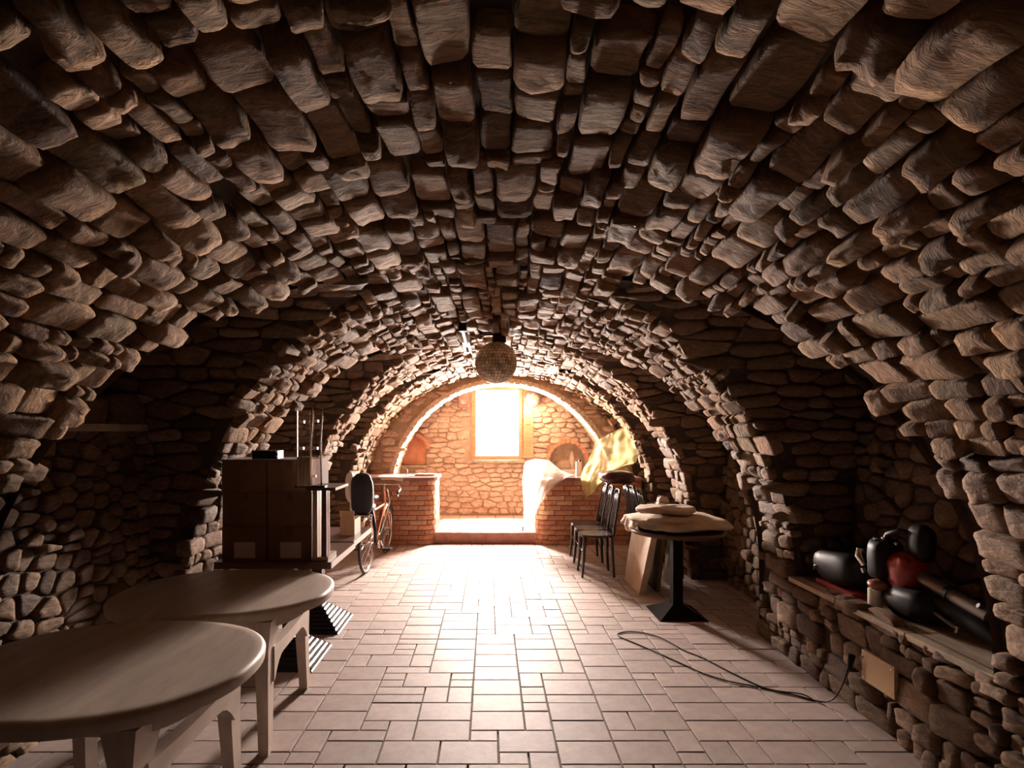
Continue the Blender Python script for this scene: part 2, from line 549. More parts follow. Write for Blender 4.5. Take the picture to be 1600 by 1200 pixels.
def field(cl, S, keep, R, gap, h, sink=.03, tilt=lambda a, b, R: (0, 0), rough=.25, flip=False):
    out = []
    for a, b, poly in cl:
        if not keep(a, b): continue
        pl, cx, cy, ar = round_poly(poly, gap)
        if ar < .0008 or len(pl) < 4: continue
        hh = h * R.choice((.35, .6, .8, 1.0, 1.2, 1.6)) * R.uniform(.85, 1.15)
        V, Fc = stone_geo(pl, cx, cy, S, R, hh, sink, tilt(a, b, R), rough)
        c = S(cx, cy, hh * .5)
        # orient faces outwards
        if V:
            f = Fc[-1]; nn = (V[f[1]] - V[f[0]]).cross(V[f[2]] - V[f[0]])
            if nn.dot(S(cx, cy, .1) - S(cx, cy, 0)) < 0: Fc = [tuple(reversed(f)) for f in Fc]
        out.append((V, Fc, R.random(), c, ar))
    return out

# ------------------------------------------------------------------ setting: vault shell
def vault_backing(ua, ub, name, label=None):
    bm = bmesh.new()
    nu = max(2, int((ub - ua) / .035)); Y0, Y1 = -1.0, 9.3; nv = int((Y1 - Y0) / .035)
    V = {}
    def g(i, j):
        if (i, j) not in V:
            u, v = ua + (ub - ua) * i / nu, Y0 + (Y1 - Y0) * j / nv
            V[i, j] = bm.verts.new(S_vault(u, v, -.030 + .006 * noise.noise(Vector((u * 9, v * 9, 0)))))
        return V[i, j]
    for i in range(nu):
        for j in range(nv):
            u, v = ua + (ub - ua) * (i + .5) / nu, Y0 + (Y1 - Y0) * (j + .5) / nv
            if in_lun(u, v, .012): continue
            bm.faces.new((g(i, j), g(i + 1, j), g(i + 1, j + 1), g(i, j + 1)))
    return struct(name, bm, M['mortar'], smooth=True)

# profile lengths where walls end and ceiling begins (z = 1.45)
def u_at_z(z):
    for i in range(200):
        u = ULEN / 2 * i / 200
        if prof(u)[1] >= z: return u
U1 = u_at_z(1.45)
wall_right = vault_backing(0, U1, 'wall_right')
wall_left = vault_backing(ULEN - U1, ULEN, 'wall_left')
ceiling = vault_backing(U1, ULEN - U1, 'ceiling')

# unseen shell added around the vault to block stray world light
bm = bmesh.new()
for lo, hi in (((-3.2, -1, -.4), (-3.0, 10.4, 3.3)), ((3.0, -1, -.4), (3.2, 10.4, 3.3)), ((-3.2, -1, 3.1), (3.2, 10.4, 3.3)),
               ((-3.2, -1, -.5), (3.2, 10.4, -.3))):
    box(bm, lo, hi)
struct('light_block_shell', bm, M['mortar'])

R = random.Random(11)
cl = bond(0, ULEN, .55, 8.35, .055, .150, .055, .26, 3)
def tilt_v(a, b, R): return (R.uniform(-.18, .18), R.uniform(-.12, .22))
vp = field(cl, S_vault, lambda u, v: not in_lun(u, v, .02), R, .0062, .030, .045, tilt_v, .34)
cl2 = bond(0, ULEN, 8.3, 9.3, .06, .13, .06, .2, 4)
vp += field(cl2, S_vault, lambda u, v: not in_lun(u, v, .02), R, .005, .02, .03, tilt_v, .2)
cp = []; wl = []; wr = []
for p in vp:
    c = p[3]
    if c.z > 1.5: cp.append(p)
    elif c.x < 0: wl.append(p)
    else: wr.append(p)

# lunette surfaces, far halves dressed with long flat stones
def lun_path(a, b, c, sill):
    yc, hw = (a + b) / 2, (b - a) / 2
    pts = [(yc - hw, sill + (LZ - sill) * i / 4) for i in range(4)]
    for i in range(49):
        t = pi * (1 - i / 48)
        pts.append((yc + hw * cos(t), LZ + (c - LZ) * sin(t)))
    pts += [(yc + hw, LZ - (LZ - sill) * i / 4) for i in range(1, 5)]
    return pts
def lunettes(parent_r, parent_l):
    res_r, res_l = [], []
    bms = {1: bmesh.new(), -1: bmesh.new()}
    for n, (s, a, b, c, sill, xb) in enumerate(LUN):
        pts = lun_path(a, b, c, sill)
        cu = [0]
        for p, q in zip(pts, pts[1:]): cu.append(cu[-1] + math.hypot(q[0] - p[0], q[1] - p[1]))
        T = cu[-1]
        def path(t, pts=pts, cu=cu):
            t = min(max(t, 0), cu[-1] - 1e-6)
            i = max(0, min(len(pts) - 2, bisect.bisect_right(cu, t) - 1))
            w = (t - cu[i]) / (cu[i + 1] - cu[i]); p, q = pts[i], pts[i + 1]
            l = cu[i + 1] - cu[i]
            return p[0] + (q[0] - p[0]) * w, p[1] + (q[1] - p[1]) * w, (q[1] - p[1]) / l, -(q[0] - p[0]) / l
        def S(t, w, d, s=s, path=path):
            y, z, ny, nz = path(t)
            return Vector((x0(y) + s * w, y + ny * d, z + nz * d))
        bm = bms[s]
        N = 60
        for i in range(N):
            q = []
            for t in (T * i / N, T * (i + 1) / N):
                y, z, _, _ = path(t)
                q.append((S(t, max(.3, main_x(z) - .01), -.005), S(t, xb + .05, -.005)))
            bm.faces.new([bm.verts.new(p) for p in (q[0][0], q[0][1], q[1][1], q[1][0])])
        R = random.Random(50 + n)
        cl = cells(T * .5, T, .4, xb + .1, .085, .24, jit=.15, drop=.1, seed=60 + n, rowvar=.25)
        def keep(t, w, path=path, xb=xb):
            y, z, _, _ = path(t)
            return main_x(z) + .05 < w < xb - .02
        st = field(cl, S, keep, R, .006, .022, .02, rough=.3)
        # back wall of the niche
        def SB(y, z, d, s=s, xb=xb): return Vector((x0(y) + s * (xb - d), y, z))
        yc, hw = (a + b) / 2, (b - a) / 2
        ring = []
        for t in range(0, 41):
            y, z, _, _ = path(T * t / 40)
            ring.append(bm.verts.new(SB(y, z, 0)))
        bm.faces.new(ring)
        cl = cells(a, b, sill, c, .13, .10, jit=.3, drop=.12, seed=80 + n)
        def keepb(y, z, yc=yc, hw=hw, c=c, s=s, n=n):
            if n == 1 and z < 1.62: return False
            return abs(y - yc) < hw * arch_g(z, c) - .02
        st += field(cl, SB, keepb, R, .008, .03, .02, rough=.3)
        (res_r if s > 0 else res_l).extend(st)
    # lower wall of the first niche on the left, standing proud of the upper one
    bm = bms[-1]
    box(bm, (x0(3) - 2.60, 2.1, 0), (x0(3) - 2.33, 3.72, 1.60))
    def SL(y, z, d): return Vector((x0(3) - 2.33 + d, y, z))
    R = random.Random(77)
    cl = cells(2.15, 3.72, 0, 1.58, .13, .085, jit=.25, seed=99)
    res_l += field(cl, SL, lambda y, z: True, R, .007, .028, .02, rough=.3)
    # bench under the first niche on the right
    bm = bms[1]
    box(bm, (x0(3) + 2.12, 2.12, 0), (x0(3) + 2.6, 3.72, .57))
    struct('wall_right_niches', bms[1], M['mortar'])
    struct('wall_left_niches', bms[-1], M['mortar'])
    return res_r, res_l
nr, nl = lunettes(None, None)
OB = bpy.data.objects
w_right_n, w_left_n = OB['wall_right_niches'], OB['wall_left_niches']
put_pieces(cp, ceiling, 'stone', M['stone'])
put_pieces(wl, wall_left, 'stone', M['stone_shaded'])
put_pieces(wr, wall_right, 'stone', M['stone_shaded'])
put_pieces(nr, w_right_n, 'stone', M['stone_shaded'], 200)
put_pieces(nl, w_left_n, 'stone', M['stone_shaded'], 200)

# ------------------------------------------------------------------ end wall with window and wall niches
YE = 9.23
wx0, wx1, wz0, wz1 = WX - .43, WX + .43, WZ - .63, WZ + .63
NICHES = [(-1.50, -1.08, 1.00, 1.30, .21), (1.02, 1.66, .86, 1.08, .32)]   # x0, x1, sill, springing, rise
def niche_poly(nc, k=14, grow=0.0):
    a, b, s, sp, r = nc
    a -= grow; b += grow; r += grow
    pts = [(a, s), (b, s)]
    for i in range(k + 1):
        t = pi * i / k
        pts.append(((a + b) / 2 + (b - a) / 2 * cos(t), sp + r * sin(t)))
    return pts
def in_niche(x, z, m=0.0):
    for a, b, s, sp, r in NICHES:
        if a - m < x < b + m and s - m < z:
            if z < sp: return True
            k = (z - sp) / (r + m)
            if k < 1 and abs(x - (a + b) / 2) < ((b - a) / 2 + m) * sqrt(1 - k * k): return True
    return False
bm = bmesh.new()
st = .02
nx, nz = int(4.6 / st), int(2.7 / st)
VV = {}
def gv(i, j):
    if (i, j) not in VV: VV[i, j] = bm.verts.new((-2.2 + i * st, YE, j * st))
    return VV[i, j]
for i in range(nx):
    for j in range(nz):
        x, z = -2.2 + (i + .5) * st, (j + .5) * st
        if wx0 < x < wx1 and wz0 < z < wz1: continue
        if in_niche(x, z): continue
        bm.faces.new((gv(i, j), gv(i + 1, j), gv(i + 1, j + 1), gv(i, j + 1)))
# window reveal through the wall
YO = 9.42
YR = YE + .006
for lo, hi in (((wx0 - .06, YR, wz0 - .06), (wx0 + .001, YO, wz1 + .06)), ((wx1 - .001, YR, wz0 - .06), (wx1 + .06, YO, wz1 + .06)),
               ((wx0, YR, wz1 - .001), (wx1, YO, wz1 + .06)), ((wx0, YR, wz0 - .06), (wx1, YO, wz0 + .001))):
    box(bm, lo, hi)
# niche hollows
for nc, dp in zip(NICHES, (.10, .34)):
    pts = niche_poly(nc)
    A = [bm.verts.new((x, YE - .0, z)) for x, z in pts]; B = [bm.verts.new((x, YE + dp, z)) for x, z in pts]
    for i in range(len(pts)):
        bm.faces.new((A[i], A[(i + 1) % len(pts)], B[(i + 1) % len(pts)], B[i]))
    bm.faces.new(B)
# thick outer leaf of the end wall around the opening
for lo, hi in (((-3.1, YO, -.3), (WX - .5, YO + .1, 3.2)), ((WX + .5, YO, -.3), (3.1, YO + .1, 3.2)),
               ((WX - .5, YO, 2.5), (WX + .5, YO + .1, 3.2)), ((WX - .5, YO, -.3), (WX + .5, YO + .1, 1.02))):
    box(bm, lo, hi)
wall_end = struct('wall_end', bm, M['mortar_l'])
def S_end(x, z, d): return Vector((x, YE - d, z))
R = random.Random(21)
cl = cells(-.1, 2.6, -2.1, 2.4, .085, .19, jit=.16, drop=.1, seed=22, rowvar=.3)
cl = [(b, a, [(q, p) for p, q in poly]) for a, b, poly in cl]
def keep_end(x, z):
    if z < .17 or abs(x - x0(YE)) > main_x(z) - .03: return False
    if wx0 - .10 < x < wx1 + .10 and wz0 - .07 < z < wz1 + .06: return False
    return not in_niche(x, z, .07)
ep = field(cl, S_end, keep_end, R, .007, .028, .02, rough=.35)
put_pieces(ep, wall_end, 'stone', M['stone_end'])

bm = bmesh.new(); box(bm, (-3.1, 10.90, -.3), (3.1, 10.92, 2.75))
sky = bpy.data.materials.new('bright_sky'); sky.use_nodes = True
for n_ in list(sky.node_tree.nodes):
    if n_.type == 'BSDF_PRINCIPLED': sky.node_tree.nodes.remove(n_)
em = sky.node_tree.nodes.new('ShaderNodeEmission'); em.inputs[0].default_value = (1, .97, .94, 1); em.inputs[1].default_value = 6
sky.node_tree.links.new(em.outputs[0], sky.node_tree.nodes['Material Output'].inputs[0])
struct('sky', bm, sky)
# brick surrounds of the two wall niches
def brick_piece(p8, tint):
    c = sum(p8, Vector()) / 8
    Fc = [(3, 2, 1, 0), (4, 5, 6, 7), (0, 1, 5, 4), (1, 2, 6, 5), (2, 3, 7, 6), (3, 0, 4, 7)]
    return (p8, Fc, tint, c, .02)
pcs = []
R = random.Random(5)
for (a, b, s, sp, r) in NICHES:
    xc, hw = (a + b) / 2, (b - a) / 2
    k = 13
    for i in range(k):
        t0, t1 = pi * i / k + .012, pi * (i + 1) / k - .012
        q = []
        for y in (YE - .035 - R.uniform(0, .012), YE + .05):
            for rr, t in ((0, t0), (0, t1), (.055, t1), (.055, t0)):
                q.append(Vector((xc + (hw + rr) * cos(t), y, sp + (r + rr) * sin(t))))
        pcs.append(brick_piece(q, R.random()))
put_pieces(pcs, wall_end, 'brick', M['terracotta'], 60, smooth=False)
# terracotta fill of the left niche, sill boards
a, b, s, sp, r = NICHES[0]
bm = bmesh.new(); prism(bm, niche_poly((a + .01, b - .01, s + .03, sp, r - .01)), 'y', YE + .03, YE + .06)
obj('niche_panel', bm, M['terracotta'], wall_end, label='terracotta panel closing the small arched niche')
for (a, b, s, sp, r), w in zip(NICHES, (.05, .04)):
    bm = bmesh.new(); box(bm, (a - .02, YE - w, s - .01), (b + .02, YE + .2, s + .022))
    obj('niche_shelf', bm, M['cap_stone'], wall_end, bevel=.004)

# window: frame, mullion, panes
win = thing('window_1', 'tall bright window in the end wall with a brown wooden frame', 'window', (WX, YE, WZ))
del win['category']; win['kind'] = 'structure'
def wbox(name, lo, hi, m, label=None, par=None, bevel=.004):
    bm = bmesh.new(); box(bm, (lo[0] - (0 if par else 0), lo[1], lo[2]), hi)
    return obj(name, bm, m, par or win, bevel=bevel, label=label)
hx, hz = .435, .635
for lo, hi in (((-hx, -.03, -hz), (-hx + .075, .06, hz)), ((hx - .075, -.03, -hz), (hx, .06, hz)),
               ((-hx + .075, -.028, hz - .085), (hx - .075, .058, hz)), ((-hx + .075, -.028, -hz), (hx - .075, .058, -hz + .07))):
    wbox('window_frame', lo, hi, M['wood_frame'])
wbox('mullion', (.185, .0, -hz + .07), (.20, .03, hz - .085), M['wood_frame'])
wbox('window_pane', (-hx + .075, .010, -hz + .07), (.185, .016, hz - .085), M['pane'], bevel=0)
wbox('window_pane', (.20, .010, -hz + .07), (hx - .075, .016, hz - .085), M['pane'], bevel=0)
wbox('window_sill', (-hx - .03, -.08, -hz - .048), (hx + .03, .0, -hz - .002), M['cap_stone'])
# open shutter folded back on the right of the window
sh = thing('window_shutter', 'brown wooden shutter folded open against the wall right of the bright window', 'shutter', (WX + hx + .01, YE - .05, WZ))
for lo, hi in (((0, -.03, -.6), (.045, 0, .6)), ((.125, -.03, -.6), (.17, 0, .6)), ((.045, -.03, .54), (.125, 0, .6)), ((.045, -.03, -.6), (.125, 0, -.54)), ((.045, -.03, -.03), (.125, 0, .03))):
    wbox('shutter_rail', lo, hi, M['wood_frame'], par=sh, bevel=.003)
for k in range(2):
    wbox('shutter_board', (.045, -.018, -.54 + .57 * k), (.125, -.008, -.03 + .57 * k), M['wood_frame'], par=sh, bevel=0)

# ------------------------------------------------------------------ inner arch wall with brick ring (y 8.32-8.72)
EA, EB, ES = 1.73, 1.74, .62
YA0, YA1 = 8.34, 8.92
def ring_pt(t, grow=0.0):
    c, s = cos(t), sin(t)
    return Vector((x0(8.5) + .02 + (EA + grow) * c, 0, ES + (EB + grow) * s))
bm = bmesh.new()
K = 60
inn = [Vector((x0(8.5) + .02 + EA + .01, 0, 0))] + [ring_pt(pi * i / K, .01) for i in range(K + 1)] + [Vector((x0(8.5) + .02 - EA - .01, 0, 0))]
out = [Vector((x0(8.5) + VA, 0, 0))] + [Vector((x0(8.5) + prof_pt(pi * i / K)[0], 0, prof_pt(pi * i / K)[1])) for i in range(K + 1)] + [Vector((x0(8.5) - VA, 0, 0))]
for y in (YA0 + .03, YA1 - .01):
    A = [bm.verts.new((p.x, y, p.z)) for p in inn]; B = [bm.verts.new((p.x, y, p.z)) for p in out]
    for i in range(len(A) - 1): bm.faces.new((A[i], A[i + 1], B[i + 1], B[i]))
A = [bm.verts.new((p.x, YA0 + .03, p.z)) for p in inn]; B = [bm.verts.new((p.x, YA1 - .01, p.z)) for p in inn]
for i in range(len(A) - 1): bm.faces.new((A[i], A[i + 1], B[i + 1], B[i]))
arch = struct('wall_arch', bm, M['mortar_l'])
def S_arch(x, z, d): return Vector((x, YA0 + .03 - d, z))
R = random.Random(31)
cl = cells(-2.2, 2.5, 0, 2.55, .2, .085, jit=.2, seed=32)
def keep_a(x, z):
    xx = x - x0(8.5) - .02
    if abs(xx) > main_x(z) - .01: return False
    if z < ES: return abs(xx) > EA + .06
    k = (z - ES) / (EB + .1)
    return not (k < 1 and abs(xx) < (EA + .1) * sqrt(1 - k * k))
ap = field(cl, S_arch, keep_a, R, .006, .025, .02, rough=.3)
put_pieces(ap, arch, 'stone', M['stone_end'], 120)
pcs = []
k = 58
for i in range(k):
    t0, t1 = pi * i / k + .003, pi * (i + 1) / k - .003
    o = R.uniform(-.006, .008)
    for ya, yb in ((YA0 - .01 + o, YA0 + .20), (YA0 + .21, YA1 + o)):
        q = []
        for y in (ya, yb):
            for g, t in ((-o - .012, t0), (-o - .012, t1), (.06, t1), (.06, t0)):
                p = ring_pt(t, g); q.append(Vector((p.x, y, p.z)))
        pcs.append(brick_piece(q, R.random()))
for sgn in (1, -1):
    for j in range(8):
        xa = x0(8.5) + .02 + sgn * (EA - .012); xb_ = xa + sgn * .12
        z0_, z1_ = .01 + ES / 8 * j, ES / 8 * (j + 1) - .005
        pcs.append(brick_piece([Vector(p) for p in ((xa, YA0 - .01, z0_), (xb_, YA0 - .01, z0_), (xb_, YA1, z0_), (xa, YA1, z0_),
                                                   (xa, YA0 - .01, z1_), (xb_, YA0 - .01, z1_), (xb_, YA1, z1_), (xa, YA1, z1_))], R.random()))
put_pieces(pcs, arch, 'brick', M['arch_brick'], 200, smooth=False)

# ------------------------------------------------------------------ floor
bm = bmesh.new()
box(bm, (-2.75, -1.0, -.3), (2.75, 9.3, -.010))
floor = struct('floor', bm, M['grout'])
CW, CD = .148, .0975
R = random.Random(8)
def tile_piece(xa, xb, ya, yb, R, z=0.0, g=.0042):
    b = .0022; zt = z + R.uniform(-.0012, .0012)
    tx, ty = R.uniform(-.003, .003), R.uniform(-.003, .003)
    xa += g + R.uniform(0, .0015); xb -= g + R.uniform(0, .0015); ya += g; yb -= g
    V = []
    for e, zz in ((0, z - .02), (0, zt - .0012), (b, zt)):
        for x, y in ((xa + e, ya + e), (xb - e, ya + e), (xb - e, yb - e), (xa + e, yb - e)):
            V.append(Vector((x, y, zz + (tx * (x - xa) + ty * (y - ya) if e or zz > z - .01 else 0))))
    Fc = [(8, 9, 10, 11)]
    for k in range(2):
        for i in range(4): Fc.append((k * 4 + i, k * 4 + (i + 1) % 4, (k + 1) * 4 + (i + 1) % 4, (k + 1) * 4 + i))
    return (V, Fc, R.random(), Vector(((xa + xb) / 2, (ya + yb) / 2, z)), (xb - xa) * (yb - ya))
tiles = []
NXT, NYT = 36, 70
used = set()
for j in range(NYT):
    for i in range(NXT):
        if (i, j) in used: continue
        r = R.random()
        fr_ = lambda a, b: i + a <= NXT and j + b <= NYT and all((i + p, j + q) not in used for p in range(a) for q in range(b))
        w, d = 1, 1
        if r < .62 and fr_(2, 2): w, d = 2, 2
        elif r < .74 and fr_(1, 2): w, d = 1, 2
        elif r < .86 and fr_(2, 1): w, d = 2, 1
        for p in range(w):
            for q in range(d): used.add((i + p, j + q))
        xa, ya = -2.62 + i * CW, .83 + j * CD
        if ya > 7.62: continue
        tiles.append(tile_piece(xa, xa + w * CW, ya, min(ya + d * CD, 7.68), R))
def vis_tile(p):
    c = p[3]
    if c.x < -.95 and c.y < 3.4: return .25
    return 1.0
put_pieces(tiles, floor, 'tile', M['tile'], 300, vis_tile, smooth=False)

# ---
# raised platform between and behind the counters
bm = bmesh.new(); box(bm, (-2.2, 7.72, -.01), (2.4, YE + .02, .148))
plat = struct('floor_platform', bm, M['grout'])
pt = []
for i in range(14):
    for j in range(5):
        xa, ya = -2.0 + i * .3, 7.70 + j * .31
        pt.append(tile_piece(xa, xa + .3, ya, min(ya + .31, YE), R, z=.16))
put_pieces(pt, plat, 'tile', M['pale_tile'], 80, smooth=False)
for i in range(6):
    bm = bmesh.new(); box(bm, (-.80 + i * .25, 7.685, .0), (-.555 + i * .25, 7.73, .152))
    obj('riser_slab', bm, M['riser'], plat, bevel=.004)

# ------------------------------------------------------------------ brick counters
def path_pts(pl, step):
    """ walk a polyline in equal steps """
    cu = [0]
    for p, q in zip(pl, pl[1:]): cu.append(cu[-1] + math.hypot(q[0] - p[0], q[1] - p[1]))
    def at(s):
        s = min(max(s, 0), cu[-1] - 1e-6)
        i = max(0, min(len(pl) - 2, bisect.bisect_right(cu, s) - 1))
        w = (s - cu[i]) / (cu[i + 1] - cu[i]); p, q = pl[i], pl[i + 1]
        l = cu[i + 1] - cu[i]
        return Vector((p[0] + (q[0] - p[0]) * w, p[1] + (q[1] - p[1]) * w)), Vector(((q[0] - p[0]) / l, (q[1] - p[1]) / l))
    return cu[-1], at
def counter(xwall, xin, sgn, label, seed):
    """ sgn +1: inner corner at larger x """
    ztop = .95; yf, yb, r = 7.56, 8.30, .17
    pl = [(xwall, yf), (xin - sgn * r, yf)]
    for i in range(1, 9):
        t = pi / 2 * i / 8
        pl.append((xin - sgn * r + sgn * r * sin(t), yf + r - r * cos(t)))
    pl.append((xin, yb))
    t = thing('brick_counter', label, 'counter', (0, 0, 0))
    inner = []
    L, at = path_pts(pl, 1)
    n = 26
    outl = []
    for i in range(n + 1):
        p, d = at(L * i / n); nn = Vector((d.y, -d.x)) * (1 if sgn > 0 else -1)
        outl.append((p, nn))
    body = [(p - nn * .045) for p, nn in outl]
    bm = bmesh.new()
    poly = [(p.x, p.y) for p in body] + [(xwall, yb)]
    prism(bm, poly, 'z', .0, ztop - .045)
    obj('body', bm, M['grout'], t)
    R = random.Random(seed)
    pcs = []
    ch = (ztop - .045) / 13
    for j in range(13):
        s = -(.125 if j % 2 else 0) - R.uniform(0, .02)
        while s < L:
            e = s + .25 * R.uniform(.9, 1.08)
            a, b_ = max(s, 0) + .004, min(e, L) - .004
            s = e
            if b_ - a < .03: continue
            o = R.uniform(-.004, .007); z0_, z1_ = ch * j + .004, ch * (j + 1) - .004
            m = 3
            V = []; Fc = []
            for q in range(m + 1):
                p, d = at(a + (b_ - a) * q / m); nn = Vector((d.y, -d.x)) * (1 if sgn > 0 else -1)
                po, pi_ = p + nn * o, p - nn * .06
                V += [Vector((po.x, po.y, z0_)), Vector((po.x, po.y, z1_)), Vector((pi_.x, pi_.y, z1_)), Vector((pi_.x, pi_.y, z0_))]
            for q in range(m):
                for w in range(4): Fc.append((q * 4 + w, q * 4 + (w + 1) % 4, (q + 1) * 4 + (w + 1) % 4, (q + 1) * 4 + w))
            Fc += [(0, 1, 2, 3), (m * 4 + 3, m * 4 + 2, m * 4 + 1, m * 4)]
            pcs.append((V, Fc, R.random(), sum(V, Vector()) / len(V), .015))
    put_pieces(pcs, t, 'brick', M['brick'], 200, smooth=False)
    top = [(p + nn * .035) for p, nn in outl]
    bm = bmesh.new(); prism(bm, [(p.x, p.y) for p in top] + [(xwall, yb)], 'z', ztop - .045, ztop)
    obj('counter_top', bm, M['counter_top'], t, bevel=.008)
    return t
counter(-1.88, -.775, 1, 'left curved brick counter with a dark slab top behind the bicycle', 41)
counter(2.14, .655, -1, 'right curved brick counter with a dark slab top partly under a white cloth', 42)

# ------------------------------------------------------------------ helpers for placing things
def P(px, py, y):
    """ real position of something seen at this spot of the photograph and standing at depth y """
    return Vector(((px - 765) / F * y, y, H - (py - 674) / F * y))
def part(name, bm, m, t, **k): return obj(name, bm, m, t, **k)
def bx(name, lo, hi, m, t, bevel=.003, **k):
    bm = bmesh.new(); box(bm, lo, hi); return obj(name, bm, m, t, bevel=bevel, **k)

# ------------------------------------------------------------------ oval garden tables
def oval_table(loc, label, rotz=0):
    t = thing('oval_table', label, 'table', loc, rotz, None)
    a, b, zt = .575, .46, .72
    def ring(s, z, off=0):
        r = []
        for k in range(64):
            ph = 2 * pi * k / 64; c, q = cos(ph), sin(ph)
            r.append(Vector(((a * s - off) * math.copysign(abs(c) ** .88, c), (b * s - off) * math.copysign(abs(q) ** .88, q), z)))
        return r
    bm = bmesh.new()
    rs = [ring(.95, zt - .055, .02), ring(1, zt - .05, .004), ring(1, zt - .018, 0), ring(1, zt - .006, .005), ring(1, zt, .02), ring(1, zt - .001, .05), ring(.5, zt - .001)]
    R_ = [[bm.verts.new(p) for p in r] for r in rs]
    for A, B in zip(R_, R_[1:]):
        for k in range(64): bm.faces.new((A[k], A[(k + 1) % 64], B[(k + 1) % 64], B[k]))
    bm.faces.new(R_[-1]); bm.faces.new(list(reversed(R_[0])))
    obj('tabletop', bm, M['plastic'], t, smooth=True, angle=.9)
    # wavy apron below the top
    bm = bmesh.new()
    N = 72
    o, i_, o2, i2 = [], [], [], []
    for k in range(N):
        ph = 2 * pi * k / N; c, q = cos(ph), sin(ph)
        x, y = (a - .07) * math.copysign(abs(c) ** .88, c), (b - .07) * math.copysign(abs(q) ** .88, q)
        dz = .075 + .035 * (abs(sin(2 * ph)) ** 3)
        o.append(bm.verts.new((x, y, zt - .045))); o2.append(bm.verts.new((x * .99, y * .99, zt - dz)))
        i_.append(bm.verts.new((x * .965, y * .965, zt - .045))); i2.append(bm.verts.new((x * .96, y * .96, zt - dz)))
    for k in range(N):
        j = (k + 1) % N
        bm.faces.new((o[k], o[j], o2[j], o2[k])); bm.faces.new((i_[k], i2[k], i2[j], i_[j])); bm.faces.new((o2[k], o2[j], i2[j], i2[k]))
    obj('apron', bm, M['plastic'], t, smooth=True, angle=.8)
    for sx in (-1, 1):
        for sy in (-1, 1):
            bm = bmesh.new()
            prof = [(.66, .30, .155, .115), (.52, .315, .11, .075), (.35, .325, .085, .06), (.15, .335, .072, .052), (0, .345, .064, .048)]
            prev = None
            for z, yc, wy, wx in prof:
                xc = .31 + (.66 - z) * .03
                q = [bm.verts.new((sx * (xc + dx * wx / 2), sy * (yc + dy * wy / 2), z)) for dx, dy in ((-1, -1), (1, -1), (1, 1), (-1, 1))]
                if prev:
                    for k in range(4): bm.faces.new((prev[k], prev[(k + 1) % 4], q[(k + 1) % 4], q[k]))
                else: bm.faces.new(q)
                prev = q
            bm.faces.new(list(reversed(prev)))
            obj('leg', bm, M['plastic'], t, bevel=.010, smooth=True, angle=.7)
        # curved cross brace joining the two legs of one end
        bm = bmesh.new()
        top, bot = [], []
        for k in range(17):
            u = -1 + 2 * k / 16; y = u * .30
            top.append((y, .50 + .012 * u * u)); bot.append((y, .435 - .10 * max(0, abs(u) - .55) ** 2 / .2))
        prism(bm, top + list(reversed(bot)), 'x', sx * .335 - .024, sx * .335 + .024)
        obj('brace', bm, M['plastic'], t, bevel=.006)
    return t
oval_table((-1.475, 2.06, 0), 'weathered beige plastic oval table nearest the camera, seen from above')
oval_table((-1.465, 3.00, 0), 'weathered beige plastic oval table between the nearer oval table and the dark carton table', .06)

# ------------------------------------------------------------------ dark pedestal tables
def pedestal_base(t, ribs=True, w=.40, h=.17, top=.70, cw=.08, fm='black_iron'):
    bm = bmesh.new()
    box(bm, (-cw / 2, -cw / 2, h * .6), (cw / 2, cw / 2, top))
    part('column', bm, M[fm], t, bevel=.006)
    bm = bmesh.new()
    hw = w / 2
    hexa(bm, [(-hw, -hw, .0), (hw, -hw, .0), (hw, hw, .0), (-hw, hw, .0), (-.05, -.05, h), (.05, -.05, h), (.05, .05, h), (-.05, .05, h)])
    part('foot', bm, M[fm], t)
    if ribs:
        for sx, sy in ((1, 0), (-1, 0), (0, 1), (0, -1)):
            for k in range(7):
                f = (k + .5) / 7
                r = hw + (.05 - hw) * f; z = h * f
                bm = bmesh.new()
                if sx: hexa(bm, [(sx * (r - .012), -r, z - .004), (sx * (r + .006), -r, z - .004), (sx * (r + .006), r, z - .004), (sx * (r - .012), r, z - .004),
                                 (sx * (r - .012), -r, z + .010), (sx * (r + .002), -r, z + .010), (sx * (r + .002), r, z + .010), (sx * (r - .012), r, z + .010)])
                else: hexa(bm, [(-r, sy * (r - .012), z - .004), (-r, sy * (r + .006), z - .004), (r, sy * (r + .006), z - .004), (r, sy * (r - .012), z - .004),
                                (-r, sy * (r - .012), z + .010), (-r, sy * (r + .002), z + .010), (r, sy * (r + .002), z + .010), (r, sy * (r - .012), z + .010)])
                part('foot_rib', bm, M['black_iron'], t, label='raised ridge of the cast foot')
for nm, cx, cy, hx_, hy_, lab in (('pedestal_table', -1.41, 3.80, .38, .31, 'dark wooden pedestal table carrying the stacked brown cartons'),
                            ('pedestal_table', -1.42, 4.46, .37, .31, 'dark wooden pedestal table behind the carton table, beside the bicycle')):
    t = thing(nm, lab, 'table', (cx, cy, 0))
    bm = bmesh.new(); box(bm, (-hx_, -hy_, .705), (hx_, hy_, .75))
    part('tabletop', bm, M['dark_wood'], t, bevel=.003)
    pedestal_base(t, w=.46)
    bx('edge_glint', (hx_, -hy_, .708), (hx_ + .004, hy_, .748), M['white_plastic'], t, 0, label='pale strip painting a glint along the aisle edge')  # added strip, its pale colour stands for light catching the edge
    bx('top_plate', (-.15, -.15, .690), (.15, .15, .705), M['black_iron'], t)

